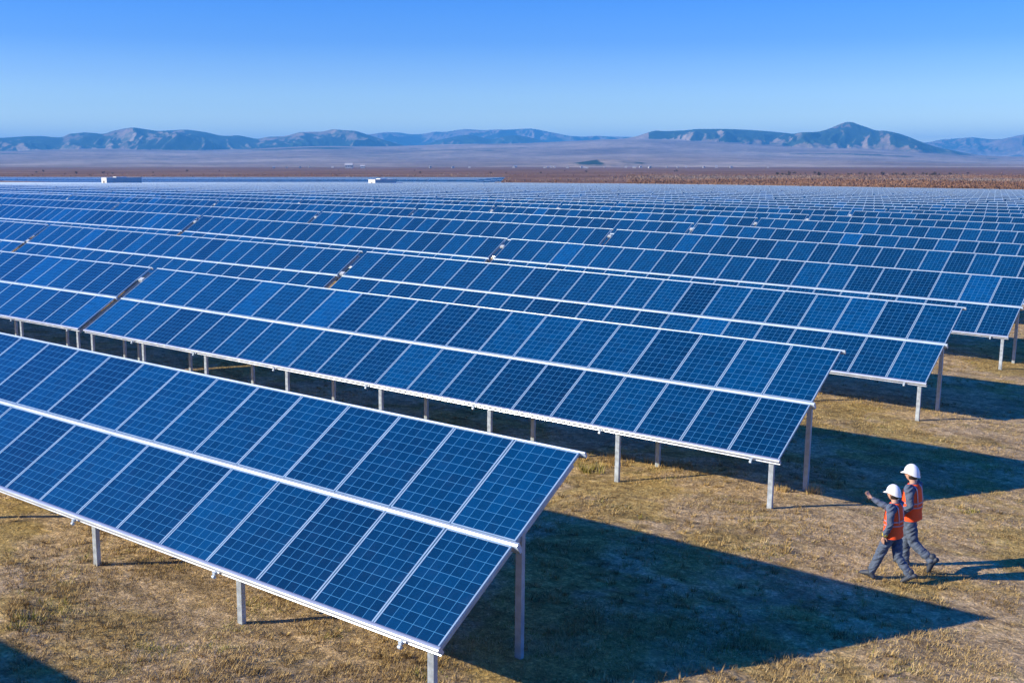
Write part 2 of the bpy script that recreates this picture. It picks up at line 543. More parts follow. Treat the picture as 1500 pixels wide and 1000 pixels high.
APRON = [(-700, 224), (0, 226), (150, 222), (300, 226), (400, 222), (480, 218), (560, 222), (640, 219), (720, 217), (800, 216), (870, 213), (930, 208), (980, 211), (1030, 214), (1060, 211), (1100, 215), (1170, 221), (1200, 217), (1280, 220), (1350, 224), (1420, 230), (1500, 232), (2300, 232)]


def build_hills():
    u = np.concatenate([np.arange(-650, -40, 6.0), np.arange(-40, 1540, 1.6), np.arange(1540, 2250, 6.0)])
    r = np.concatenate([np.arange(2300, 5200, 100.0), np.arange(5200, 13500, 45.0), np.arange(13500, 19000, 90.0)])
    az = azim(u) + YAW
    A, R = np.meshgrid(az, r, indexing='ij')
    Ug = np.broadcast_to(u[:, None], A.shape)
    X, Y = CAM[0] + R * np.sin(A), CAM[1] + R * np.cos(A)
    hv = 237.0
    # a picture height on the far ridges turned into a true elevation
    def elev(v): return (hv - v) / FPX * np.cos(azim(u))[:, None]
    Xr, Yr = X * .83 + Y * .56, -X * .56 + Y * .83
    wx, wy = N3.fbm(Xr / 2100, Yr / 2100, 4) - .5, N3.fbm(Xr / 2100 + 40, Yr / 2100 + 9, 4) - .5
    Xr, Yr = Xr + wx * 1500, Yr + wy * 1500
    w1 = N1.fbm(Xr / 2600, Yr / 2600, 5) - .5
    arcl = (A - YAW) * 10500
    # spurs and gullies that run down the fall of the slope
    sp1 = N2.fbm(arcl / 820 + wx * 1.7, R / 3600 + wy, 4, True)
    sp2 = N1.fbm(arcl / 300 + wy * 2.5, R / 1500 + wx, 4, True)
    spur = sp1 * .6 + sp2 * .42 - .56
    det = N3.fbm(Xr / 420, Yr / 600, 5, True) - .55

    def ridge(prof, Rc, Wf, Wb, ksp):
        v = np.interp(u, [p[0] for p in prof], [p[1] for p in prof])
        v = (v + np.interp(u - 4, u, v) + np.interp(u + 4, u, v))[:, None] / 3
        zc = elev(v) * Rc + CAM[2]
        t = (R - Rc) / np.where(R < Rc, Wf, Wb)
        side = np.clip(np.abs(t), 0, 1.4)
        body = np.where(side < 1, .5 + .5 * np.cos(math.pi * np.clip(side, 0, 1)), 0) * .6 + np.clip(1 - side, 0, 1) * .4
        off = np.clip(side * 2.6, 0, 1) * np.clip((1.1 - side) * 2.0, 0, 1)
        h = zc * body + off * np.clip(zc, 0, 420) * (ksp * spur * 1.35 + .06 * det)
        h = np.minimum(h, elev(v) * R + CAM[2])          # nothing in front rises past the surveyed skyline
        return np.where((zc > 0) & (body > 0), h - 14 * (1 - body), -60), side, np.clip(zc, 0, None)

    va = sum(np.interp(u + k, [p[0] for p in APRON], [p[1] for p in APRON]) for k in range(-60, 61, 10))[:, None] / 13
    Ra = 7600.0
    # long pediment slope that lifts from the plain
    t = np.clip((R - 2900) / (Ra - 2900), 0, 1.25)
    zt = elev(va) * Ra + CAM[2]
    base = -13 + (zt + 13) * t ** 1.35
    base = base + (w1 * 40 + det * 9) * np.clip(t * 1.6 - .1, 0, 1)
    hM, sM, zM = ridge(SKY_MAIN, 10400.0, 2700.0, 2600.0, 1.0)
    hB, sB, zB = ridge(SKY_BACK, 15500.0, 3600.0, 2600.0, .9)
    hR, sR, zR = ridge(SKY_RIGHT, 9200.0, 2300.0, 2400.0, .8)
    hC, sC, zC = ridge(SKY_MID, 11800.0, 2600.0, 2500.0, 1.0)
    # small dark knoll near the village
    g = np.exp(-((Ug - 890) / 48) ** 2 - ((R - 3500) / 260) ** 2)
    base = base + g * 17 * (.7 + .6 * N3.fbm(X / 130, Y / 130, 4))
    Z = np.maximum.reduce([base, hM, hB, hR, hC])
    # woodland in blocks, also painted as relief shade on slopes away from the sun
    fn = N3.fbm(Xr / 1500 + 3, Yr / 1900, 3)
    fn2 = N1.fbm(Xr / 450, Yr / 600, 5)
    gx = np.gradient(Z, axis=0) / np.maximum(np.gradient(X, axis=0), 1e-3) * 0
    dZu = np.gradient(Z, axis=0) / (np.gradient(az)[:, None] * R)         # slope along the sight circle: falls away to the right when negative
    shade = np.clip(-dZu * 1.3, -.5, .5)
    def wood_shade(side, z, lo, hi, bias):
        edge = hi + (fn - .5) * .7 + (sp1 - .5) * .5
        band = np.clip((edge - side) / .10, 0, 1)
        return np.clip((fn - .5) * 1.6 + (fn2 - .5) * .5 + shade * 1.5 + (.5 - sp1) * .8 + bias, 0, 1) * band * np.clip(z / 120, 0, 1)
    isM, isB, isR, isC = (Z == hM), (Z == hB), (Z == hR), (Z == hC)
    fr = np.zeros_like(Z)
    fr = np.where(isM, wood_shade(sM, zM, -.1, .70, .92), fr)
    fr = np.where(isC, wood_shade(sC, zC, .03, .70, .80), fr)
    fr = np.where(isB, wood_shade(sB, zB, .03, .65, .42), fr)
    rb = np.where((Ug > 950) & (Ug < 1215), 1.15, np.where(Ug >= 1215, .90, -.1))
    fr = np.where(isR, wood_shade(sR, zR, -.1, .5, rb), fr)
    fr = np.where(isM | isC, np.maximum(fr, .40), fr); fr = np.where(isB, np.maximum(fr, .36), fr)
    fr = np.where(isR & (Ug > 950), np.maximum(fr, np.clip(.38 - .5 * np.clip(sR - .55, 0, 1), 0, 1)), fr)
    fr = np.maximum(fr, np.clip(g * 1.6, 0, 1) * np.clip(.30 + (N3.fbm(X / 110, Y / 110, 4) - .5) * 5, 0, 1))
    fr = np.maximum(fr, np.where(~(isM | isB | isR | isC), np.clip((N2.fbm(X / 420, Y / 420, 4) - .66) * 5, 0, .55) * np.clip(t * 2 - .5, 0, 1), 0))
    nu, nr = A.shape
    ii, jj = np.meshgrid(np.arange(nu - 1), np.arange(nr - 1), indexing='ij')
    a = (ii * nr + jj).ravel(); F = np.stack([a, a + nr, a + nr + 1, a + 1], 1)
    V = np.stack([X.ravel(), Y.ravel(), Z.ravel()], 1)
    me = np_mesh('hills', V, F, [M_HILL], smooth=True, attrs={'forest_shade': fr.ravel()})
    n = np.zeros(3); me.calc_loop_triangles()
    if me.polygons[0].normal.z < 0: me.flip_normals()
    tag(new_obj('hills', me), 'blue hazy mountain range with dark woods above pale lilac foothills', 'hills', kind='structure')
    return float(Z.max())


HILL_TOP = build_hills()

# ------------------------------------------------------------------ solar tables
def slope_pt(d, n=0.0):
    return (d * CT - n * ST, d * ST + n * CT)     # (y, z) of a point d up the slope and n above the module plane


FRAME_W = .022


def module_frame_mesh(with_cells, j=0):
    w, l, t = PITCH_X - .020, ML - .004, .040
    hx, hy = w / 2, l / 2
    f, fy = FRAME_W, .016
    mb = MB()
    for (x0, x1, y0, y1) in ((-hx, hx, -hy, -hy + fy), (-hx, hx, hy - fy, hy), (-hx, -hx + f, -hy + fy, hy - fy), (hx - f, hx, -hy + fy, hy - fy)):
        mb.box(x0, x1, y0, y1, -t, 0)
    mb.quad([(-hx + f, -hy + fy, -.012), (-hx + f, hy - fy, -.012), (hx - f, hy - fy, -.012), (hx - f, -hy + fy, -.012)], 2)
    if with_cells:
        cells_into(mb, 1)
    return mb


def cells_into(mb, mi, z=-.004):
    w, l = PITCH_X - .020 - 2 * FRAME_W, ML - .004 - 2 * .016
    hx, hy = w / 2, l / 2
    e = .03
    mb.quad([(-hx, -hy, z), (hx, -hy, z), (hx, hy, z), (-hx, hy, z)], mi, [(e, e), (6 - e, e), (6 - e, 10 - e), (e, 10 - e)])


ME_FRAME = module_frame_mesh(False).mesh('solar_module', [M_FRAME, M_CELL, M_BACK])
_mb = MB(); cells_into(_mb, 0); ME_CELLS = _mb.mesh('cell_sheet', [M_CELL])
ME_MODULE = module_frame_mesh(True).mesh('solar_module_whole', [M_FRAME, M_CELL, M_BACK])


def arc(cy, cz, r, a0, a1, n):
    return [(cy + r * math.cos(math.radians(a0 + (a1 - a0) * i / n)), cz + r * math.sin(math.radians(a0 + (a1 - a0) * i / n))) for i in range(n + 1)]


def rail_profile(d0, parts):
    """profile given in slope coordinates (d, n) relative to d0, converted to (y, z)"""
    return [slope_pt(d0 + d, n) for d, n in parts]


# low edge: a rounded tube face with a slot and a lip under it
EDGE_PROF = rail_profile(0, [(.022, -.050), (.020, .004)] + [(-.022 + .034 * math.cos(math.radians(a)), -.026 + .034 * math.sin(math.radians(a))) for a in range(70, 260, 15)]
                         + [(-.012, -.064), (-.012, -.088), (-.040, -.090), (-.047, -.097), (-.040, -.105), (.022, -.104)])
MID_PROF = rail_profile(ML + GAP / 2, [(.033, -.06), (.034, -.004), (.028, .001), (.010, .001), (.007, .006), (-.007, .006), (-.010, .001), (-.028, .001), (-.034, -.004), (-.033, -.06), (-.03, -.14), (.03, -.14)])
TOP_PROF = rail_profile(SLOPE_LEN, [(.004, -.055), (.004, -.002), (.012, .006), (.024, .006), (.034, -.002), (.038, -.02), (.034, -.08), (-.002, -.09)])


def rail_mesh(prof, over_r, over_l, mt):
    mb = MB()
    mb.extrude_x(prof, -TLEN - over_l, over_r, 0, smooth=True)
    return mb.mesh('support_rail', [mt])


ME_EDGE = rail_mesh(EDGE_PROF, .02, .02, M_EDGE)
ME_MID = rail_mesh(MID_PROF, .065, .03, M_RAIL)
ME_TOP = rail_mesh(TOP_PROF, .075, .03, M_RAIL)

POST_X = [-.18 - 3.53 * i for i in range(6)] + [-20.9, -23.68]


def channel(mb, cx, cy, z0, z1, w=.098, dpt=.07, t=.009, mat=0):
    mb.box(cx - w / 2, cx + w / 2, cy - dpt / 2, cy - dpt / 2 + t, z0, z1, mat)
    mb.box(cx - w / 2, cx - w / 2 + t, cy - dpt / 2 + t, cy + dpt / 2, z0, z1, mat)
    mb.box(cx + w / 2 - t, cx + w / 2, cy - dpt / 2 + t, cy + dpt / 2, z0, z1, mat)
    mb.box(cx - w / 2 + t, cx - w / 2 + .028, cy + dpt / 2 - t, cy + dpt / 2 - .001, z0, z1, mat)
    mb.box(cx + w / 2 - .028, cx + w / 2 - t, cy + dpt / 2 - t, cy + dpt / 2 - .001, z0, z1, mat)


def post_mesh(dep, top):
    mb = MB(); channel(mb, 0, 0, -1.9, top); return mb.mesh('post', [M_STEEL])


Y_FRONT, Y_REAR = .09, 1.77
D_F, D_R = Y_FRONT / CT, Y_REAR / CT
ME_POST_F = post_mesh(0, D_F * ST - .17)
ME_POST_R = post_mesh(0, D_R * ST - .20)
_mb = MB()
_R = Matrix.Rotation(TILT, 4, 'X')
_mb.box(-.03, .03, .02, SLOPE_LEN - .05, -.25, -.155, 0, _R)
ME_RAFTER = _mb.mesh('rafter', [M_STEEL])
_mb = MB()
for y, z, r in ((-.055, -.095, .026),):
    ring = [(y - .012 + r * math.cos(a), z - .035 + r * math.sin(a)) for a in np.linspace(0, 2 * math.pi, 10, endpoint=False)]
    _mb.extrude_x(ring, -.022, .022, 0, True)
_mb.box(-.026, .026, -.07, -.02, -.10, -.065)
ME_CLIP = _mb.mesh('rail_clip', [M_RAIL])
_mb = MB()
_mb.box(.06, .29, 0, .15, -.09, .0, 0); _mb.box(.07, .28, .01, .14, .0, .008, 0)
ME_JBOX = _mb.mesh('junction_box', [M_BOX])
_mb = MB()
_mb.box(.10, .135, -1.25, 1.28, -.20, -.165, 0); _mb.box(.18, .20, -1.25, 1.28, -.19, -.17, 0)
ME_CABLE = _mb.mesh('cable_duct', [M_CABLE])
_mb = MB()
_mb.box(-.05, .26, .75, .95, -.36, .02, 0); _mb.box(-.06, .27, .74, .96, .02, .04, 0)
ME_RBOX = _mb.mesh('cable_cabinet', [M_RED])


def far_table_mesh():
    """one light mesh for tables too far off for their parts to show: slab, cells, rails, posts and rafters"""
    mb = MB()
    L = SLOPE_LEN
    mb.box(-TLEN, 0, -.01, L + .01, -.04, -.004, 0, _R)
    f = FRAME_W
    for j in range(2):
        for i in range(NCOL):
            x1 = -i * PITCH_X - .01 - f; x0 = -(i + 1) * PITCH_X + .01 + f
            y0 = j * (ML + GAP) + f + .012; y1 = j * (ML + GAP) + ML - f - .012
            pts = [_R @ Vector(p) for p in ((x0, y0, 0), (x1, y0, 0), (x1, y1, 0), (x0, y1, 0))]
            e = .03
            mb.quad(pts, 1, [(6 * i + e, 10 * j + e), (6 * i + 6 - e, 10 * j + e), (6 * i + 6 - e, 10 * j + 10 - e), (6 * i + e, 10 * j + 10 - e)])
    mb.box(-TLEN, .02, -.055, -.012, -.06, .006, 2, _R)
    mb.box(-TLEN, .08, ML + GAP / 2 - .034, ML + GAP / 2 + .034, -.003, .008, 2, _R)
    mb.box(-TLEN, .1, L, L + .05, -.09, .012, 2, _R)
    for x in POST_X:
        mb.box(x - .055, x + .055, Y_FRONT - .035, Y_FRONT + .035, -1.9, D_F * ST - .1, 3)
        mb.box(x - .055, x + .055, Y_REAR - .035, Y_REAR + .035, -1.9, D_R * ST - .1, 3)
    return mb.mesh('solar_table_far', [M_FRAME, M_CELL, M_RAIL, M_STEEL])


ME_FAR = far_table_mesh()

ORD = ['', 'first', 'second', 'third', 'fourth', 'fifth', 'sixth', 'seventh', 'eighth', 'ninth', 'tenth', 'eleventh', 'twelfth', 'thirteenth', 'fourteenth', 'fifteenth',
       'sixteenth', 'seventeenth', 'eighteenth', 'nineteenth', 'twentieth', 'twenty-first', 'twenty-second', 'twenty-third', 'twenty-fourth', 'twenty-fifth', 'twenty-sixth', 'twenty-seventh', 'twenty-eighth']


def row_end(k):
    return -.675 * (k - 1)


def table_frame(k, i):
    """position of table i (0 at the walkway end) of row k: right end, left end heights and clearance"""
    y = ROWSTEP * (k - 1) + (.68 if k == 0 else 0)
    xr = row_end(k) - i * TSTEP
    zr, zl = [float(v) for v in edge_z(np.array([xr - 1, xr - TLEN + 1]), np.array([y, y]))]
    s = (zr - zl) / (TLEN - 2)
    zr = zr + s
    c = float(clearance(y))
    return xr, y, zr, s, c


def shown(k, i):
    """share of the picture a table's outline spans (0 if outside the frame)"""
    xr, y, zr, s, c = table_frame(k, i)
    n = 0
    for t in np.linspace(0, 1, 13):
        for d in (0, 1):
            p = (xr - t * TLEN, y + d * SLOPE_LEN * CT, zr - s * t * TLEN + d * SLOPE_LEN * ST)
            u, v, w = project(p)
            if w > 0 and -4 < u < 1504 and -4 < v < 1004: n += 1
    dist = math.hypot(xr - TLEN / 2 - CAM[0], y - CAM[1])
    return n, dist


def table_root(xr, y, zr, s, c):
    return empty('solar_table', (xr, y, zr - c), (0, -math.asin(max(-.2, min(.2, s))), 0))


def full_table(xr, y, zr, s, c, lod, gap_left=True, gap_red=False):
    root = table_root(xr, y, zr, s, c)
    tilt = (TILT, 0, 0)
    for j in range(2):
        for i in range(NCOL):
            d = j * (ML + GAP) + ML / 2
            yy, zz = slope_pt(d)
            loc = (-(i + .5) * PITCH_X, yy, zz + c)
            rot = (TILT + random.gauss(0, .0022), random.gauss(0, .0022), 0)
            if lod == 0:
                fr = new_obj('solar_module', ME_FRAME, root, loc, rot)
                new_obj('cell_sheet', ME_CELLS, fr)
            else:
                new_obj('solar_module', ME_MODULE, root, loc, rot)
    for me in (ME_EDGE, ME_MID, ME_TOP):
        new_obj('support_rail', me, root, (0, 0, c))
    for n, x in enumerate(POST_X):
        new_obj('post', ME_POST_F, root, (x, Y_FRONT, c))
        new_obj('post', ME_POST_R, root, (x, Y_REAR, c))
        new_obj('rafter', ME_RAFTER, root, (x, 0, c))
        if lod == 0 and n < 7:
            new_obj('rail_clip', ME_CLIP, root, (x - .38, 0, c))
    if gap_left:
        yy, zz = slope_pt(2.62 if random.random() < .8 else 1.75)
        new_obj('junction_box', ME_JBOX, root, (-TLEN - .345, yy, zz + c), tilt)
        yy, zz = slope_pt(SLOPE_LEN / 2)
        new_obj('cable_duct', ME_CABLE, root, (-TLEN - .33, yy, zz + c), tilt)
        if gap_red:
            new_obj('cable_cabinet', ME_RBOX, root, (-TLEN - .25, .12, c))
    return root


NEAR_LOD0, NEAR_LOD1 = 62, 125
cands = []
for k in range(0, NROW + 1):
    for i in range(0, 32):
        n, dist = shown(k, i)
        if n:
            cands.append([dist, k, i, n])
extra = [(0, 0), (0, 1), (1, 1), (2, 2), (3, 3)]
for k, i in extra:
    if not any(c[1] == k and c[2] == i for c in cands):
        cands.append([shown(k, i)[1], k, i, 0])
# further block behind the service road, at the far end of the field
def block2():
    out = []
    for kk in range(5):
        y = 312 + kk * 11.5
        for i in range(30):
            xr = -262 - kk * 6 - i * TSTEP
            zz = edge_z(np.array([xr, xr - TLEN]), np.array([y, y]))
            ok = any(-4 < project((xr - t * TLEN, y, float(zz[0])))[0] < 1504 for t in (0, .5, 1))
            if ok:
                out.append((math.hypot(xr - CAM[0], y - CAM[1]), xr, y, float(zz[0]), float(zz[0] - zz[1]) / TLEN))
    return out


cands.sort()
LIMIT = 290
first_in_row = {}
for c in cands:
    if c[3]: first_in_row[c[1]] = min(first_in_row.get(c[1], 99), c[2])
print('tables in first block', len(cands))
stuff_tables = []
made = 0
for dist, k, i, n in cands:
    fr = table_frame(k, i)
    if made >= LIMIT:
        stuff_tables.append(fr); continue
    made += 1
    if dist < NEAR_LOD1 or (k, i) in extra:
        o = full_table(*fr, lod=0 if dist < NEAR_LOD0 else 1, gap_left=True, gap_red=(k, i) == (2, 0))
    else:
        o = new_obj('solar_table', ME_FAR, None, (fr[0], fr[1], fr[2]), (0, -math.asin(max(-.2, min(.2, fr[3]))), 0))
    if k == 0:
        lab = f'blue solar panel table {"beside" if i == 0 else "two places along from"} the camera whose shadow darkens the grass corner'
    elif k == 1 and i == 0:
        lab = 'closest and largest solar panel table with its open end above the wide shadow'
    elif k == 2 and i == 0:
        lab = 'solar panel table with a dark red cabinet, behind the closest table'
    elif k <= 4:
        lab = f'blue solar panel table, {ORD[i + 1]} from the workers\' end of the {ORD[k]} row'
    elif k <= 12:
        q = i - first_in_row.get(k, 0) + 1
        lab = f'blue solar panel table {ORD[q]} from the workers\' side of the picture, {ORD[k]} row'
    else:
        lab = 'distant solar panel table in the dense pale rows before the brown plain'
    tag(o, lab, 'solar table', 'solar tables standing in long parallel rows')
b2 = block2()
print('individual', made, 'stuff', len(stuff_tables), 'second block', len(b2))


def joined_tables(name, frames, label):
    me = ME_FAR
    nv = len(me.vertices); co = np.empty(nv * 3); me.vertices.foreach_get('co', co); co = co.reshape(-1, 3)
    faces = [tuple(p.vertices) for p in me.polygons]
    F0 = np.array(faces); mi0 = np.array([p.material_index for p in me.polygons])
    uv0 = np.empty(len(me.loops) * 2, dtype=np.float32); me.uv_layers[0].data.foreach_get('uv', uv0); uv0 = uv0.reshape(-1, 2)
    V, F, MI, UV = [], [], [], []
    for n, (xr, y, zr, s) in enumerate(frames):
        v = co.copy(); v[:, 2] = v[:, 2] + zr + s * v[:, 0]; v[:, 0] += xr; v[:, 1] += y
        V.append(v); F.append(F0 + n * nv); MI.append(mi0)
        uv = uv0.copy(); uv[:, 0] += 6 * 23 * n; UV.append(uv)
    m2 = np_mesh(name, np.concatenate(V), np.concatenate(F), list(me.materials), np.concatenate(MI))
    ul = m2.uv_layers.new(name='UVMap'); ul.data.foreach_set('uv', np.concatenate(UV).ravel())
    return tag(new_obj(name, m2), label, 'solar field', kind='stuff')


if stuff_tables or b2:
    joined_tables('distant_solar_field', [f[:4] for f in stuff_tables] + [f[1:] for f in b2],
                  'farthest dense band of solar panel rows below the brown plain')

# ------------------------------------------------------------------ inverter containers on the service road
def container(u, v, y, wx, ly, h, label):
    # stands on the ground on the bearing of picture column u at distance y into the field
    a = float(azim(u)) + YAW
    x = CAM[0] + math.tan(a) * (y - CAM[1])
    z = gz(x, y) + .55
    root = empty('inverter_container', (x, y, z))
    mb = MB()
    mb.box(0, wx, 0, ly, .25, h - .12)
    nrib = int(ly / .6)
    for q in range(nrib):
        mb.box(wx, wx + .05, .2 + q * .6, .5 + q * .6, .4, h - .2)
    new_obj('body', mb.mesh('container_body', [M_CONT]), root)
    mb = MB(); mb.box(-.06, wx + .1, -.06, ly + .06, h - .12, h); mb.box(wx * .2, wx * .8, ly * .3, ly * .6, h, h + .22)
    new_obj('roof', mb.mesh('container_roof', [M_CONT]), root)
    mb = MB(); mb.box(wx * .2, wx * .8, -.05, 0, .3, h - .35)
    dr = new_obj('door', mb.mesh('container_door', [M_CONT]), root)
    mb = MB(); mb.box(wx * .38, wx * .62, -.09, -.05, h * .52, h * .72)
    new_obj('vent', mb.mesh('door_vent', [M_CABLE]), dr)
    mb = MB()
    for yy in (.3, ly / 2, ly - .6): mb.box(0, wx, yy, yy + .3, -1.6, .25)
    new_obj('plinth', mb.mesh('container_plinth', [M_STEEL]), root)
    tag(root, label, 'container', 'white inverter containers at the far end of the field')


M_CONT = simple('white_container_paint', (.70, .71, .68), .5, 0, .05, 1.0)
container(147, 262, 232, 3.4, 15.0, 4.3, 'larger white inverter container with a dark long side, on the far service road')
container(539, 264, 245, 3.0, 9.5, 3.5, 'smaller white inverter container with a dark long side, before the brown plain')

# ------------------------------------------------------------------ dry grass, tufts and weeds
def blades(P, H, tone, nb, spread, width, lean, name, material, label, cat, kind='stuff'):
    """P (n,3) tuft roots; every tuft gets nb thin leaning triangles"""
    n = len(P)
    ang = rng.random((n, nb)) * 2 * math.pi
    off = rng.random((n, nb)) * spread[:, None]
    h = H[:, None] * rng.uniform(.5, 1.15, (n, nb))
    ln = h * rng.uniform(.2, 1.0, (n, nb)) * lean
    bx = P[:, 0, None] + np.cos(ang) * off; by = P[:, 1, None] + np.sin(ang) * off; bz = P[:, 2, None] - .012
    a2 = ang + rng.normal(0, .7, (n, nb))
    px, py = -np.sin(a2), np.cos(a2)
    w = width * rng.uniform(.6, 1.4, (n, nb))
    v0 = np.stack([bx - px * w, by - py * w, bz + 0 * bx], -1)
    v1 = np.stack([bx + px * w, by + py * w, bz + 0 * bx], -1)
    v2 = np.stack([bx + np.cos(a2) * ln, by + np.sin(a2) * ln, bz + h], -1)
    V = np.stack([v0, v1, v2], 2).reshape(-1, 3)
    F = np.arange(len(V)).reshape(-1, 3)
    T = np.repeat(np.clip(tone[:, None] + rng.normal(0, .12, (n, nb)), 0, 1).ravel(), 3)
    me = np_mesh(name, V, F, [material], attrs={'tone': T})
    o = new_obj(name, me)
    if kind: tag(o, label, cat, kind=kind)
    return o


def visible_ground(n, rmin, rmax, power):
    u0, u1 = azim(-40) + YAW, azim(1540) + YAW
    a = rng.uniform(u0, u1, n)
    r = rmin * (rmax / rmin) ** (rng.random(n) ** power)
    x, y = CAM[0] + r * np.sin(a), CAM[1] + r * np.cos(a)
    return x, y, r


gx_, gy_, gr_ = visible_ground(150000, 10.5, 75, 1.1)
dens = N1.fbm(gx_ * .35, gy_ * .35, 4) * .6 + N2.fbm(gx_ * 1.4, gy_ * 1.4, 3) * .55
keep = (rng.random(len(gx_)) < np.clip((dens - .36) * 3.2, .05, 1))
# skip the ground hidden deep under the tables of rows beyond the third
keep &= ~((gy_ > 26) & (gx_ < -8))
gx_, gy_, gr_ = gx_[keep], gy_[keep], gr_[keep]
gz_ = ground_z(gx_, gy_)
hh = .022 + .05 * N3.fbm(gx_ * .8, gy_ * .8, 3) ** 2 * 2 * rng.uniform(.5, 1.4, len(gx_))
tone = np.clip(N2.fbm(gx_ * .5 + 9, gy_ * .5, 4) * .9 + rng.normal(0, .13, len(gx_)), 0, .9)
gpatch = N1.fbm(gx_ * 1.6 + 4, gy_ * 1.6, 3)
tone = np.where(gpatch > .70, .93, tone)
blades(np.stack([gx_, gy_, gz_], 1), hh, tone, 6, np.full(len(gx_), .055), .005 * 1.0, 1.3, 'grass', M_BLADE, 'short dry tan grass growing between the rows', 'grass')
print('tufts', len(gx_))
tx, ty, tr_ = visible_ground(5200, 10.5, 60, 1.0)
tk = (N3.fbm(tx * .5 + 3, ty * .5, 3) > .45) & ~((ty > 26) & (tx < -8))
tx, ty = tx[tk], ty[tk]
blades(np.stack([tx, ty, ground_z(tx, ty)], 1), rng.uniform(.05, .12, len(tx)), np.clip(rng.normal(.38, .22, len(tx)), 0, 1), 22, rng.uniform(.04, .12, len(tx)), .006, 1.2, 'dry_tufts', M_BLADE, 'darker dry tufts scattered through the short grass', 'grass')


def pixel_ground(u, v):
    d = _fw + _rt * (u - 750) / FPX - _up * (v - 500) / FPX
    t = 5.0
    for _ in range(60):
        p = CAM + d * t
        t += (p[2] - gz(p[0], p[1])) / max(.02, -d[2]) * .8
    return CAM + d * t


def weed(u, v, h, n, spread, tone, label, greenish=False):
    p = pixel_ground(u, v)
    k = 26
    q = rng.normal(0, spread, (n, 2))
    P = np.stack([p[0] + q[:, 0], p[1] + q[:, 1], ground_z(p[0] + q[:, 0], p[1] + q[:, 1])], 1)
    P -= np.array([p[0], p[1], p[2]])
    o = blades(P, h * rng.uniform(.6, 1.1, n), np.clip(np.full(n, tone) + rng.normal(0, .08, n), 0, 1), k, np.full(n, .10), .007, .9, 'weed_clump', M_BLADE, None, None, kind=None)
    o.location = p
    tag(o, label, 'weeds', 'weed clumps on the bare ground')


weed(868, 688, .20, 16, .22, .96, 'green and rust weed clump at the foot of the post past the closest table')
weed(905, 676, .20, 22, .35, .45, 'brown dry weed clump beside the post foot behind the closest table')
weed(985, 684, .14, 14, .3, .5, 'low dry weed clump on the shadow border under the second row')
weed(1416, 747, .12, 8, .14, .93, 'yellow green weed clump near the shadow border behind the workers')
weed(1197, 722, .24, 4, .06, .75, 'thin pale weed standing in front of the row-end shadow before the workers')
weed(1150, 718, .18, 4, .05, .7, 'short pale weed beside the rear post of the second row')
weed(1272, 735, .20, 3, .05, .7, 'thin weed stalk behind the pointing worker')
weed(33, 910, .14, 8, .15, .95, 'green weed clump beside the shadow in the grass corner')

# ------------------------------------------------------------------ scrub plain, far village and trees
def bush_band(name, n, ufun, rlo, rhi, hlo, hhi, mat_, label, cat, per=26, size=.45):
    u = ufun(n)
    r = rlo * (rhi / rlo) ** rng.random(n)
    a = azim(u) + YAW
    x, y = CAM[0] + r * np.sin(a), CAM[1] + r * np.cos(a)
    ok = (y > 385) | ((y > 281) & (u > 690))
    x, y, r = x[ok], y[ok], r[ok]; n = len(x)
    z = ground_z(x, y)
    h = rng.uniform(hlo, hhi, n) * (.5 + N1.fbm(x / 50, y / 50, 3))
    w = h * rng.uniform(.6, 1.2, n)
    c = rng.normal(0, 1, (n, per, 3)); c /= np.linalg.norm(c, axis=-1, keepdims=True); c *= rng.random((n, per, 1)) ** .4
    C = np.stack([x[:, None] + c[..., 0] * w[:, None], y[:, None] + c[..., 1] * w[:, None], z[:, None] + h[:, None] * (.5 + .5 * c[..., 2])], -1)
    tri = rng.normal(0, 1, (n, per, 3, 3)) * (size * h[:, None, None, None] * .35); tri[..., 2] *= 1.5
    V = (C[:, :, None, :] + tri).reshape(-1, 3)
    T = np.clip(N2.fbm(x / 90, y / 90, 3)[:, None] * 1.3 - .15 + rng.normal(0, .07, (n, per)), 0, 1)
    me = np_mesh(name, V, np.arange(len(V)).reshape(-1, 3), [mat_], attrs={'tone': np.repeat(T.ravel(), 3)})
    return tag(new_obj(name, me), label, cat, kind='stuff')


bush_band('scrub', 15000, lambda n: 1560 - 640 * rng.random(n) ** 1.3, 300, 900, .6, 1.7, M_SCRUB, 'brown and grey leafless scrub behind the far edge of the solar field', 'scrub', 22, .34)
bush_band('low_scrub', 1500, lambda n: rng.uniform(-60, 1560, n), 480, 1100, .6, 1.6, M_SCRUB, 'low rusty scrub scattered over the plain before the hills', 'scrub', 14)


def leaf_ball(n, rw, h, seed, trunk=.25):
    g = np.random.default_rng(seed)
    c = g.normal(0, 1, (n, 3)); c /= np.linalg.norm(c, axis=1, keepdims=True); c *= g.random((n, 1)) ** .4
    lump = g.normal(0, .35, (5, 3))
    c += lump[g.integers(0, 5, n)]
    C = c * np.array([rw, rw, h * .36]) + np.array([0, 0, h * (.36 + trunk)])
    tri = g.normal(0, .28, (n, 3, 3))
    V = (C[:, None, :] + tri * rw * .8).reshape(-1, 3)
    me = np_mesh('crown', V, np.arange(len(V)).reshape(-1, 3), [M_TREE], attrs={'tone': np.repeat(g.random(n), 3)})
    return me


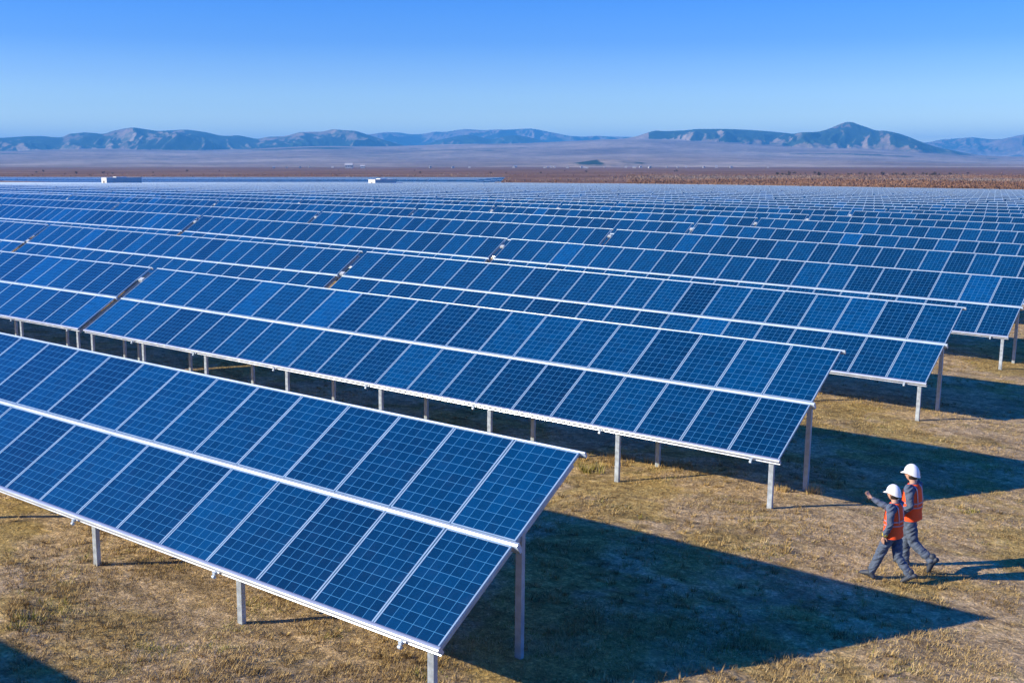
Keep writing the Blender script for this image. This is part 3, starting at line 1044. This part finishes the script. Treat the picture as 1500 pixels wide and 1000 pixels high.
M_BARK = simple('bark', (.08, .055, .04), .9)
CROWNS = [leaf_ball(90, 1.7, 5.0, s) for s in range(4)]
_mb = MB()
_mb.extrude_x([(.16 * math.cos(a), .16 * math.sin(a)) for a in np.linspace(0, 2 * math.pi, 7, endpoint=False)], 0, 2.4, 0, True)
ME_TRUNK = _mb.mesh('trunk', [M_BARK])
for q in range(64):
    if q < 46:
        u, r = 1110 + 310 * random.random(), random.uniform(880, 1080)
    else:
        u, r = random.uniform(20, 1050), random.uniform(1000, 1700)
    a = float(azim(u)) + YAW
    x, y = CAM[0] + r * math.sin(a), CAM[1] + r * math.cos(a)
    t = empty('small_tree', (x, y, gz(x, y) - .1))
    s = random.uniform(.3, .6); t.scale = (s * 1.4, s * 1.4, s)
    new_obj('crown', CROWNS[q % 4], t)
    new_obj('trunk', ME_TRUNK, t, (0, 0, -.2), (0, -math.pi / 2, 0))
    tag(t, 'small dark tree on the plain in the scattered line before the lilac foothills', 'tree', 'small dark trees dotted over the far plain')

M_HWALL = simple('house_whitewash', (.50, .48, .46), .8)
M_HROOF = simple('house_sheet_roof', (.34, .33, .36), .7)


def house_mesh(w, l, h, rh):
    mb = MB()
    mb.box(-w / 2, w / 2, -l / 2, l / 2, -1, h, 0)
    o = .4
    a, b = (-w / 2 - o, h - .1), (w / 2 + o, h - .1)
    for y in (-l / 2, l / 2):
        mb.quad([(-w / 2, y, h), (w / 2, y, h), (0, y, h + rh)], 0)
    for s in (-1, 1):
        mb.quad([(s * (w / 2 + o), -l / 2 - o, h - .15), (s * (w / 2 + o), l / 2 + o, h - .15), (0, l / 2 + o, h + rh + .1), (0, -l / 2 - o, h + rh + .1)], 1)
    for k in range(3):
        y = -l / 2 + (k + .5) * l / 3
        mb.box(-w / 2 - .04, -w / 2, y - .5, y + .5, h * .35, h * .75, 2)
        mb.box(-w / 4 - .5 + (k == 1) * w / 2, -w / 4 + .5 + (k == 1) * w / 2, -l / 2 - .04, -l / 2, h * .35, h * .75, 2)
    return mb.mesh('village_house', [M_HWALL, M_HROOF, M_CABLE])


HOUSES = [house_mesh(7, 9, 3.0, 2.2), house_mesh(8, 12, 3.4, 2.6), house_mesh(9, 8, 3.0, 3.0)]


def hills_z(r): return -11.0


for q in range(34):
    c = random.random()
    if c < .55: u = random.gauss(870, 75)
    elif c < .8: u = random.uniform(560, 1080)
    else: u = random.uniform(330, 560)
    r = random.uniform(2450, 2900)
    a = float(azim(u)) + YAW
    x, y = CAM[0] + r * math.sin(a), CAM[1] + r * math.cos(a)
    o = new_obj('village_house', HOUSES[q % 3], None, (x, y, gz(x, y) + .8), (0, 0, math.radians(random.choice((30, 45, 50, 120, 140)))))
    s = random.uniform(.4, .75); o.scale = (s, s, s)
    tag(o, 'tiny pale village house below the foothills beyond the plain', 'house', 'tiny far village houses in a scattered line')
for u, sc, lab in ((511, 1.7, 'larger of two bright white farm buildings far beyond the field'), (531, 1.0, 'smaller of two bright white farm buildings far beyond the field')):
    r = 2500
    a = float(azim(u)) + YAW
    x, y = CAM[0] + r * math.sin(a), CAM[1] + r * math.cos(a)
    o = new_obj('farm_building', HOUSES[1].copy(), None, (x, y, gz(x, y) + 1), (0, 0, math.radians(130)))
    o.data.materials[1] = M_HWALL
    o.scale = (sc, sc * .8, sc)
    tag(o, lab, 'building')

# ------------------------------------------------------------------ people
M_SKIN = simple('skin', (.52, .30, .21), .55, 0, .06, 20)
M_WORK = simple('grey_blue_workwear', (.075, .102, .155), .85, 0, .25, 14)
M_VEST = simple('orange_safety_cloth', (.98, .085, .008), .75, 0, .12, 12)
M_STRIPE = simple('reflective_tape', (.40, .27, .34), .4, .2, .1, 20)
M_HELM = simple('white_helmet_shell', (.80, .82, .84), .3, 0, .03, 5, .4)
M_BOOT = simple('dark_boot_leather', (.035, .045, .065), .6)
M_HAIR = simple('dark_hair', (.03, .02, .015), .7)
M_GLOVE = simple('yellow_watch_strap', (.55, .42, .05), .6)
M_EYE = simple('dark_eye', (.03, .02, .02), .3)


def capsule(a, b, ra, rb, nseg=18, ncap=5):
    """closed tapered limb between joints a and b; ra, rb = (front-back, side) radii"""
    a, b = np.asarray(a, float), np.asarray(b, float)
    ax = b - a; L = np.linalg.norm(ax)
    ax = ax / L if L > 1e-6 else np.array([0, 0, 1.0])
    q = np.array([0, 1.0, 0]); q = q - ax * (q @ ax)
    if np.linalg.norm(q) < .2: q = np.array([0, 0, 1.0]); q = q - ax * (q @ ax)
    q /= np.linalg.norm(q); p = np.cross(q, ax)
    rows = []
    for t in np.linspace(0, math.pi / 2, ncap + 1)[1:]:
        rows.append((a - ax * min(ra) * math.cos(t), ra[0] * math.sin(t), ra[1] * math.sin(t)))
    for t in np.linspace(math.pi / 2, 0, ncap + 1)[:-1]:
        rows.append((b + ax * min(rb) * math.cos(t), rb[0] * math.sin(t), rb[1] * math.sin(t)))
    V = [a - ax * min(ra)]
    for c, r1, r2 in rows:
        for j in range(nseg):
            th = 2 * math.pi * j / nseg
            V.append(c + p * r1 * math.cos(th) + q * r2 * math.sin(th))
    V.append(b + ax * min(rb))
    n = len(rows); F = []
    for j in range(nseg):
        k = (j + 1) % nseg
        F.append((0, 1 + k, 1 + j))
        for i in range(n - 1):
            F.append((1 + i * nseg + j, 1 + i * nseg + k, 1 + (i + 1) * nseg + k, 1 + (i + 1) * nseg + j))
        F.append((len(V) - 1, 1 + (n - 1) * nseg + j, 1 + (n - 1) * nseg + k))
    return np.array(V), F


def skin_mesh(name, pts, edges, mats, extra=None, remesh=.008, wrinkle=0, smooth=4):
    """pts: {joint: (x, y, z, rx, ry)}; limbs grown along the edges and fused into one continuous surface"""
    Vs, F, k = [], [], 0
    geo = [capsule(pts[a][:3], pts[b][:3], (pts[a][3], pts[a][4]), (pts[b][3], pts[b][4])) for a, b in edges] + list(extra or [])
    for v, f in geo:
        Vs.append(v); F += [tuple(i + k for i in g) for g in f]; k += len(v)
    m2 = bpy.data.meshes.new(name); m2.from_pydata(np.concatenate(Vs).tolist(), [], F)
    o = bpy.data.objects.new(name + '_tmp', m2); COL.objects.link(o)
    r = o.modifiers.new('r', 'REMESH'); r.mode = 'VOXEL'; r.voxel_size = remesh
    sm = o.modifiers.new('s', 'SMOOTH'); sm.factor = .5; sm.iterations = smooth
    dg = bpy.context.evaluated_depsgraph_get()
    m3 = bpy.data.meshes.new_from_object(o.evaluated_get(dg))
    bpy.data.objects.remove(o); bpy.data.meshes.remove(m2); m2 = m3; m2.name = name
    if wrinkle:
        n = len(m2.vertices); C = np.empty(n * 3); m2.vertices.foreach_get('co', C); C = C.reshape(-1, 3)
        Nn = np.empty(n * 3); m2.vertices.foreach_get('normal', Nn); Nn = Nn.reshape(-1, 3)
        w = N1.fbm(C[:, 2] * 15 + C[:, 0] * 11 + C[:, 1] * 6, C[:, 1] * 8 - C[:, 0] * 7 + C[:, 2] * 4 + 3, 3, True) - .6
        C += Nn * (w * wrinkle)[:, None]
        m2.vertices.foreach_set('co', C.ravel())
    m2.materials.clear()
    for m in mats: m2.materials.append(m)
    m2.polygons.foreach_set('use_smooth', [True] * len(m2.polygons))
    m2.update()
    return m2


def rings_mesh(name, rings, mats, cap=True, thick=None):
    """rings: list of closed loops (n,3)"""
    n = len(rings[0]); V = np.concatenate(rings); F = []
    for i in range(len(rings) - 1):
        for j in range(n):
            k = (j + 1) % n
            F.append((i * n + j, i * n + k, (i + 1) * n + k, (i + 1) * n + j))
    me = bpy.data.meshes.new(name); me.from_pydata(V.tolist(), [], F)
    if cap:
        pass
    for m in mats: me.materials.append(m)
    me.polygons.foreach_set('use_smooth', [True] * len(me.polygons))
    me.update()
    return me


def head_geom(c, turn=0.0):
    """a head with brow, nose, lips, chin and ears around centre c, facing +x"""
    nu, nv = 36, 26
    V, F = [], []
    for i in range(nv + 1):
        ph = math.pi * i / nv
        for j in range(nu):
            th = 2 * math.pi * j / nu
            d = np.array([math.sin(ph) * math.cos(th), math.sin(ph) * math.sin(th), math.cos(ph)])
            x, y, z = d[0] * .098, d[1] * .076, d[2] * .120
            low = max(0, -d[2])
            y *= 1 - .30 * low; x *= 1 - .10 * low
            if d[0] > 0: x += .012 * low * d[0]
            f = max(0, d[0])
            zz = z
            x += f ** 6 * .026 * math.exp(-((zz + .018) / .020) ** 2) * math.exp(-(y / .014) ** 2)      # nose
            x -= f ** 3 * .010 * math.exp(-((zz - .008) / .012) ** 2) * math.exp(-((abs(y) - .032) / .015) ** 2)  # eye sockets
            x += f ** 4 * .006 * math.exp(-((zz - .030) / .012) ** 2)                                    # brow
            x += f ** 4 * .007 * math.exp(-((zz + .055) / .010) ** 2) * math.exp(-(y / .024) ** 2)      # lips
            x += f ** 4 * .010 * math.exp(-((zz + .094) / .018) ** 2) * math.exp(-(y / .026) ** 2)      # chin
            s = abs(d[1])
            y += math.copysign(1, d[1]) * s ** 8 * .016 * math.exp(-((zz + .004) / .026) ** 2) * math.exp(-((x + .004) / .018) ** 2)  # ears
            V.append((x, y, z))
    for i in range(nv):
        for j in range(nu):
            k = (j + 1) % nu
            F.append((i * nu + j, (i + 1) * nu + j, (i + 1) * nu + k, i * nu + k))
    V = np.array(V)
    ct, st = math.cos(turn), math.sin(turn)
    V = np.stack([V[:, 0] * ct - V[:, 1] * st, V[:, 0] * st + V[:, 1] * ct, V[:, 2]], 1)
    return V + np.asarray(c), F


def lerp(a, b, t): return tuple(a[i] + (b[i] - a[i]) * t for i in range(3))


def hand_bones(pts, edges, side, wrist, fwd, palm_up, curl, spread=.02):
    """palm and five fingers: fwd = direction of the hand, palm_up = normal of the back of the hand"""
    f = np.array(fwd, float); f /= np.linalg.norm(f)
    nrm = np.array(palm_up, float); nrm -= f * (nrm @ f); nrm /= np.linalg.norm(nrm)
    sd = np.cross(nrm, f) * (1 if side == 'l' else -1)     # towards the thumb
    w = np.array(wrist)
    P = lambda k, p, r: pts.__setitem__(k, (*p, r, r))
    palm = w + f * .045
    P(side + 'palm', palm, .026); edges.append((side + 'wrist', side + 'palm'))
    lens = (.072, .080, .074, .058)
    for q in range(4):
        b = w + f * .088 + sd * (.027 - .018 * q)
        P(f'{side}k{q}', b, .0105); edges.append((side + 'palm', f'{side}k{q}'))
        c1 = curl * (.7 + .12 * q)
        d1 = f * math.cos(c1) - nrm * math.sin(c1) + sd * (spread * (1.5 - q))
        d2 = f * math.cos(c1 * 2) - nrm * math.sin(c1 * 2) + sd * (spread * (1.5 - q))
        m = b + d1 * lens[q] * .52
        P(f'{side}m{q}', m, .0090); edges.append((f'{side}k{q}', f'{side}m{q}'))
        P(f'{side}t{q}', m + d2 * lens[q] * .48, .0075); edges.append((f'{side}m{q}', f'{side}t{q}'))
    t0 = w + f * .030 + sd * .030
    P(side + 'th0', t0, .0125); edges.append((side + 'palm', side + 'th0'))
    t1 = t0 + (f * .55 + sd * .75 - nrm * .2) * .036
    P(side + 'th1', t1, .0105); edges.append((side + 'th0', side + 'th1'))
    t2 = t1 + (f * .9 + sd * .35 - nrm * .3) * .03
    P(side + 'th2', t2, .0085); edges.append((side + 'th1', side + 'th2'))


def make_person(loc, heading, scale, J, label, handcfg, watch=False, turn=0.0, hair=.0):
    root = empty('person', loc, (0, 0, heading)); root.scale = (scale,) * 3
    tag(root, label, 'person', 'two site workers walking together')
    g = lambda k: J[k]
    # body: one continuous skin from the pelvis to head, hands and ankles
    pts = {'pelvis': (*J['pelvis'], .105, .13)}; E = []
    def add(k, p, r, frm, r2=None):
        pts[k] = (*p, r, r2 or r); E.append((frm, k))
    add('waist', lerp(J['pelvis'], J['chest'], .45), .095, 'pelvis', .12)
    add('chest', J['chest'], .105, 'waist', .14)
    add('neck0', J['neck'], .058, 'chest'); add('neck1', lerp(J['neck'], J['head'], .55), .052, 'neck0'); add('skull', J['head'], .06, 'neck1')
    for s in 'lr':
        add(s + 'sh', J[s + 'sh'], .056, 'chest'); add(s + 'ua', lerp(J[s + 'sh'], J[s + 'el'], .5), .047, s + 'sh'); add(s + 'el', J[s + 'el'], .038, s + 'ua')
        add(s + 'fa', lerp(J[s + 'el'], J[s + 'wr'], .4), .038, s + 'el'); add(s + 'wrist', J[s + 'wr'], .026, s + 'fa')
        add(s + 'hip', J[s + 'hip'], .085, 'pelvis'); add(s + 'th', lerp(J[s + 'hip'], J[s + 'kn'], .45), .072, s + 'hip')
        add(s + 'kn', J[s + 'kn'], .052, s + 'th'); add(s + 'ca', lerp(J[s + 'kn'], J[s + 'an'], .35), .054, s + 'kn'); add(s + 'an', J[s + 'an'], .036, s + 'ca')
        hand_bones(pts, E, s, J[s + 'wr'], *handcfg[s])
    body = skin_mesh('person_body', pts, E, [M_SKIN], [head_geom(J['head'], turn)], remesh=.005, smooth=2)
    new_obj('body', body, root)
    # jacket
    pts = {'chest': (*J['chest'], .128, .165)}; E = []
    add('waist', lerp(J['pelvis'], J['chest'], .4), .118, 'chest', .148); add('hem', lerp(J['pelvis'], J['chest'], .02), .118, 'waist', .155)
    add('neck', lerp(J['chest'], J['neck'], .85), .070, 'chest')
    for s in 'lr':
        add(s + 'sh', J[s + 'sh'], .074, 'chest'); add(s + 'ua', lerp(J[s + 'sh'], J[s + 'el'], .5), .066, s + 'sh'); add(s + 'el', J[s + 'el'], .059, s + 'ua')
        add(s + 'fa', lerp(J[s + 'el'], J[s + 'wr'], .5), .054, s + 'el'); add(s + 'cu', lerp(J[s + 'el'], J[s + 'wr'], .93), .044, s + 'fa')
    new_obj('jacket', skin_mesh('work_jacket', pts, E, [M_WORK], remesh=.009, wrinkle=.030), root)
    # trousers
    pts = {'pelvis': (*J['pelvis'], .125, .155)}; E = []
    add('belt', lerp(J['pelvis'], J['chest'], .22), .115, 'pelvis', .145)
    for s in 'lr':
        add(s + 'hip', J[s + 'hip'], .105, 'pelvis'); add(s + 'th', lerp(J[s + 'hip'], J[s + 'kn'], .5), .094, s + 'hip'); add(s + 'kn', J[s + 'kn'], .078, s + 'th')
        add(s + 'ca', lerp(J[s + 'kn'], J[s + 'an'], .45), .074, s + 'kn'); add(s + 'cu', lerp(J[s + 'kn'], J[s + 'an'], .93), .066, s + 'ca')
    new_obj('trousers', skin_mesh('work_trousers', pts, E, [M_WORK], remesh=.009, wrinkle=.034), root)
    # boots
    for s in 'lr':
        an = np.array(J[s + 'an']); toe = np.array(J[s + 'toe']); ax = toe - an; ax /= np.linalg.norm(ax)
        heel = an + np.array(J.get(s + 'heel', (-.05, 0, -.055)))
        pts = {'an': (*an, .054, .054)}; E = []
        add('hl', tuple(heel), .042, 'an', .045); add('in', lerp(an, toe, .5), .046, 'an', .05); add('ba', lerp(an, toe, .8), .038, 'in', .052); add('tp', tuple(toe), .030, 'ba', .042)
        pts['tpc'] = (*lerp(an, (an[0], an[1], an[2] + .08), 1.0), .056, .056); E.append(('an', 'tpc'))
        new_obj('boot', skin_mesh('work_boot', pts, E, [M_BOOT], remesh=.007), root)
    # vest: shell round the torso that closes over the shoulders, open at the arms
    ch, pv, nk = np.array(J['chest']), np.array(J['pelvis']), np.array(J['neck'])
    nseg = 40
    def ring(z, rx, ry, xo=0.0, sq=2.4, dz=0.0):
        t = (z - pv[2]) / (nk[2] - pv[2]); c = pv + (nk - pv) * t
        out = []
        for j in range(nseg):
            a = 2 * math.pi * j / nseg
            ca, sa = math.cos(a), math.sin(a)
            x = math.copysign(abs(ca) ** (2 / sq), ca) * rx; y = math.copysign(abs(sa) ** (2 / sq), sa) * ry
            wob = .006 * math.sin(3 * a + z * 40) * (1 if z < 1.1 else .3)
            out.append((c[0] + x * (1 + wob * 6) + xo, c[1] + y, z + dz * abs(sa)))
        return np.array(out)
    z0, zt = pv[2] - .085, nk[2] + .015
    hs = np.linspace(0, 1, 9)
    rx = np.interp(hs, [0, .25, .55, .8, 1], [.158, .148, .148, .135, .118]); ry = np.interp(hs, [0, .25, .55, .8, 1], [.205, .190, .188, .180, .172])
    zs = z0 + (ch[2] + .085 - z0) * hs
    rings = [ring(z, a, b) for z, a, b in zip(zs, rx, ry)]
    zl = zs[-1]
    rings += [ring(zl + .035, .108, .150, 0, 2.2, -.012), ring(zl + .068, .094, .112, 0, 2.0, -.02), ring(zl + .088, .080, .080, 0, 2.0, -.008), ring(zl + .092, .072, .070, 0, 2.0)]
    vest = rings_mesh('safety_vest', rings, [M_VEST])
    vo = new_obj('safety_vest', vest, root)
    for f0, f1 in ((.43, .475), (.57, .615)):
        band = []
        for f in np.linspace(f0, f1, 3):
            z = z0 + (ch[2] + .085 - z0) * f
            band.append(ring(z, np.interp(f, hs, rx) + .005, np.interp(f, hs, ry) + .005))
        new_obj('reflective_stripe', rings_mesh('reflective_stripe', band, [M_STRIPE]), vo)
    for s in (-1, 1):
        # tape over each shoulder, from the chest band round to the back band
        path = []
        for z, a, b in list(zip(zs, rx, ry))[4:] + [(zl + .035, .108, .150), (zl + .070, .092, .110)]:
            t = (z - pv[2]) / (nk[2] - pv[2]); c = pv + (nk - pv) * t
            path.append((c, a, b, z))
        L = []
        for sgn in (1, -1):
            seq = path if sgn == 1 else path[::-1]
            for c, a, b, z in seq:
                yy = .095
                xx = a * (max(0, 1 - (yy / b) ** 2.3)) ** (1 / 2.3) if yy < b else 0
                L.append(((c[0] + sgn * (xx + .006), c[1] + s * (yy - .02), z + .006), (c[0] + sgn * (xx + .006), c[1] + s * (yy + .02), z + .004)))
        V = [p for pr in L for p in pr]
        F = [(2 * i, 2 * i + 1, 2 * i + 3, 2 * i + 2) for i in range(len(L) - 1)]
        me = bpy.data.meshes.new('shoulder_stripe'); me.from_pydata(V, [], F); me.materials.append(M_STRIPE)
        new_obj('reflective_stripe', me, vo)
    # helmet: dome, ridge, rim and peak
    hc = np.array(J['head']) + np.array([-.004, 0, .030])
    ct, st = math.cos(turn), math.sin(turn)
    def rot(P):
        P = np.asarray(P) * .95; return np.stack([P[:, 0] * ct - P[:, 1] * st, P[:, 0] * st + P[:, 1] * ct, P[:, 2]], 1) + hc
    R_ = []
    for i, ph in enumerate(np.linspace(0, 1, 12)):
        a = ph * math.pi / 2 * 1.0
        rr, zz = math.cos(a), math.sin(a)
        lp = []
        for j in range(nseg):
            th = 2 * math.pi * j / nseg
            ridge = 1 + .035 * math.exp(-(math.sin(th) * rr / .16) ** 2) * (zz > .1)
            lp.append((.136 * rr * math.cos(th), .113 * rr * math.sin(th), .012 + .134 * zz * ridge - .055 * (1 - zz) * max(0, .25 - math.cos(th))))
        R_.append(rot(lp))
    low = []
    for ex, dz in ((1.0, 0), (1.055, -.008), (1.055, -.014), (1.0, -.012)):
        lp = []
        for j in range(nseg):
            th = 2 * math.pi * j / nseg
            pk = max(0, math.cos(th)) ** 3
            e = ex + (ex - 1) * 7.5 * pk
            lp.append((.136 * e * math.cos(th), .113 * (ex) * math.sin(th),   .012 + dz - .55 * (ex - 1) * pk - .055 * max(0, .25 - math.cos(th))))
        low.append(rot(lp))
    hm = rings_mesh('helmet', low[::-1] + R_[1:], [M_HELM])
    new_obj('helmet', hm, root)
    # hair below the helmet rim at the back and sides
    hr = []
    for k, (zz, sx) in enumerate(((.03, 1.06), (-.01, 1.06), (-.05, 1.03), (-.075 - hair, .98))):
        lp = []
        for j in range(25):
            th = math.pi * (.42 + 1.16 * j / 24)
            w = math.sqrt(max(0, 1 - (zz / .125) ** 2)) if zz > -.1 else .75
            lp.append((.098 * sx * w * math.cos(th) - .002, .078 * sx * w * math.sin(th), zz))
        P = np.array(lp); P = np.stack([P[:, 0] * ct - P[:, 1] * st, P[:, 0] * st + P[:, 1] * ct, P[:, 2]], 1) + np.array(J['head'])
        hr.append(P)
    V = np.concatenate(hr); F = [(i * 25 + j, i * 25 + j + 1, (i + 1) * 25 + j + 1, (i + 1) * 25 + j) for i in range(3) for j in range(24)]
    me = bpy.data.meshes.new('hair'); me.from_pydata(V.tolist(), [], F); me.materials.append(M_HAIR)
    me.polygons.foreach_set('use_smooth', [True] * len(me.polygons))
    new_obj('hair', me, root)
    for s in (-1, 1):
        ev = []
        for i in range(7):
            for j in range(8):
                a, b = math.pi * i / 6, 2 * math.pi * j / 8
                ev.append((.085 + .011 * math.sin(a) * math.cos(b), s * .032 + .012 * math.sin(a) * math.sin(b), .008 + .007 * math.cos(a)))
        ev = np.array(ev); ev = np.stack([ev[:, 0] * ct - ev[:, 1] * st, ev[:, 0] * st + ev[:, 1] * ct, ev[:, 2]], 1) + np.array(J['head'])
        F = [(i * 8 + j, i * 8 + (j + 1) % 8, (i + 1) * 8 + (j + 1) % 8, (i + 1) * 8 + j) for i in range(6) for j in range(8)]
        me = bpy.data.meshes.new('eye'); me.from_pydata(ev.tolist(), [], F); me.materials.append(M_EYE)
        new_obj('eye', me, root)
    if watch:
        a, b = np.array(J['lel']), np.array(J['lwr']); ax = (b - a) / np.linalg.norm(b - a)
        p = np.cross(ax, (1, 0, 0)); p /= np.linalg.norm(p); q = np.cross(ax, p)
        rg = [np.array([b - ax * (.055 - d) + (p * math.cos(t) + q * math.sin(t)) * rr for t in np.linspace(0, 2 * math.pi, 16, endpoint=False)]) for d, rr in ((0, .040), (0, .050), (.045, .048), (.045, .036))]
        new_obj('wrist_strap', rings_mesh('wrist_strap', rg, [M_GLOVE]), root)
    return root


def base_joints():
    return {'pelvis': (0, 0, .93), 'chest': (.0, 0, 1.26), 'neck': (-.005, 0, 1.44), 'head': (.03, 0, 1.585),
            'lsh': (-.01, .175, 1.385), 'rsh': (-.01, -.175, 1.385), 'lel': (-.05, .235, 1.11), 'rel': (-.05, -.235, 1.11),
            'lwr': (.03, .235, .87), 'rwr': (.03, -.235, .87), 'lhip': (0, .09, .88), 'rhip': (0, -.09, .88)}


HEAD_W = math.pi        # both walk towards -x
# the worker who points
JA = base_joints()
JA.update({'pelvis': (0, 0, .915), 'lhip': (.01, .09, .87), 'rhip': (-.01, -.09, .87),
           'lkn': (.185, .085, .475), 'lan': (.335, .08, .105), 'ltoe': (.505, .09, .085), 'lheel': (-.055, 0, -.06),
           'rkn': (-.07, -.085, .465), 'ran': (-.315, -.085, .155), 'rtoe': (-.17, -.085, .032), 'rheel': (-.075, 0, .03),
           'rel': (.22, -.27, 1.225), 'rwr': (.51, -.25, 1.34), 'lel': (-.045, .25, 1.105), 'lwr': (.055, .235, .88)})
pa = (2.42, 8.13)
make_person((pa[0], pa[1], gz(*pa)), HEAD_W + math.radians(-4), 1.60 / 1.745, JA,
            'worker in orange vest and white helmet, raising one open hand ahead', {'l': ((.25, -.05, -1), (0, 1, .1), .35), 'r': ((.75, .12, .62), (.50, -.35, -.70), .20, .10)}, watch=True, turn=.0, hair=.01)
# the taller worker beside
JB = base_joints()
JB.update({'lhip': (-.015, .09, .885), 'rhip': (.015, -.09, .885),
           'rkn': (.10, -.085, .48), 'ran': (.10, -.085, .105), 'rtoe': (.27, -.09, .045),
           'lkn': (-.09, .085, .475), 'lan': (-.42, .085, .235), 'ltoe': (-.365, .085, .055), 'lheel': (-.07, 0, .045),
           'lel': (-.075, .245, 1.115), 'lwr': (.115, .215, .945), 'rel': (-.01, -.24, 1.11), 'rwr': (.06, -.22, .87)})
pb = (2.40, 9.02)
make_person((pb[0], pb[1], gz(*pb)), HEAD_W + math.radians(-4), 1.765 / 1.745, JB,
            'taller worker in orange vest and white helmet, striding with both arms low', {'l': ((.6, -.1, -.8), (.2, 1, .1), .4), 'r': ((.2, .05, -1), (0, -1, .1), .4)}, turn=.05)

# ------------------------------------------------------------------ haze
def build_haze():
    mb = MB()
    R = 21500
    mb.box(CAM[0] - R, CAM[0] + R, CAM[1] - R, CAM[1] + R, -16.0, HILL_TOP + 12)
    m, nt, b = mat('air_haze')
    out = nt.nodes['Material Output']
    nt.nodes.remove(b)
    pv = nd(nt, 'ShaderNodeVolumePrincipled')
    pv.inputs['Color'].default_value = (.11, .48, 1.0, 1)
    pv.inputs['Density'].default_value = 1.0e-4
    pv.inputs['Anisotropy'].default_value = .0
    nt.links.new(pv.outputs['Volume'], out.inputs['Volume'])
    o = new_obj('haze', mb.mesh('haze', [m]))
    tag(o, 'thin blue air that fades the far mountains', 'haze', kind='stuff')


build_haze()

# ------------------------------------------------------------------ light, sky and camera
def build_light():
    S = bpy.data.lights.new('sun', 'SUN'); S.energy = 5.0; S.angle = math.radians(.5); S.color = (1.0, .89, .68)
    so = bpy.data.objects.new('sun', S); COL.objects.link(so)
    d = Vector((math.cos(SUN_AZ) * math.cos(SUN_EL), math.sin(SUN_AZ) * math.cos(SUN_EL), -math.sin(SUN_EL)))
    so.rotation_euler = d.to_track_quat('-Z', 'Y').to_euler()
    so.location = (0, 0, 60)
    W = bpy.data.worlds.new('World'); SC.world = W; W.use_nodes = True
    nt = W.node_tree
    bg = nt.nodes['Background']
    sky = nd(nt, 'ShaderNodeTexSky'); sky.sky_type = 'NISHITA'; sky.sun_disc = False
    sky.sun_elevation = SUN_EL
    # bearing of the sun, clockwise from +y
    sky.sun_rotation = math.atan2(-math.cos(SUN_AZ), -math.sin(SUN_AZ))
    sky.air_density = 1.0; sky.dust_density = .3; sky.ozone_density = 2.0
    tc = nd(nt, 'ShaderNodeTexCoord'); sx = nd(nt, 'ShaderNodeSeparateXYZ'); nt.links.new(tc.outputs['Generated'], sx.inputs[0])
    # deep clear-air blue overhead, paler towards the horizon
    tr = ramp(nt, sx.outputs[2], [(0.0, (1.75, 1.80, 1.45)), (.022, (.98, 1.07, 1.08)), (.045, (.62, .72, .90)), (.07, (.45, .55, .84)), (.10, (.30, .42, .79)), (.14, (.25, .385, .78)), (.22, (.16, .345, .80)), (.40, (.09, .34, .95)), (1.0, (.06, .34, 1.0))])
    tint = mix(nt, 1.0, sky.outputs[0], tr, 'MULTIPLY')
    hs = nd(nt, 'ShaderNodeHueSaturation'); hs.inputs['Saturation'].default_value = 1.1; hs.inputs['Value'].default_value = 2.45
    nt.links.new(tint, hs.inputs['Color'])
    nt.links.new(hs.outputs[0], bg.inputs['Color'])
    bg.inputs['Strength'].default_value = .065


build_light()
cam = bpy.data.cameras.new('camera')
co = bpy.data.objects.new('camera', cam); COL.objects.link(co)
co.location = CAM.tolist()
Mx = Matrix((( _rt[0], _up[0], -_fw[0]), (_rt[1], _up[1], -_fw[1]), (_rt[2], _up[2], -_fw[2])))
co.rotation_euler = Mx.to_euler()
cam.sensor_fit = 'HORIZONTAL'; cam.sensor_width = 36.0
cam.lens = 36.0 * FPX / 1500
cam.clip_start = .1; cam.clip_end = 60000
SC.camera = co
SC.view_settings.view_transform = 'Standard'
SC.view_settings.look = 'None'
SC.view_settings.exposure = 0.7
SC.view_settings.gamma = 1.0
SC.cycles.volume_bounces = 0
SC.cycles.max_bounces = 6
SC.cycles.use_denoising = True
SC.cycles.sample_clamp_indirect = 4.0
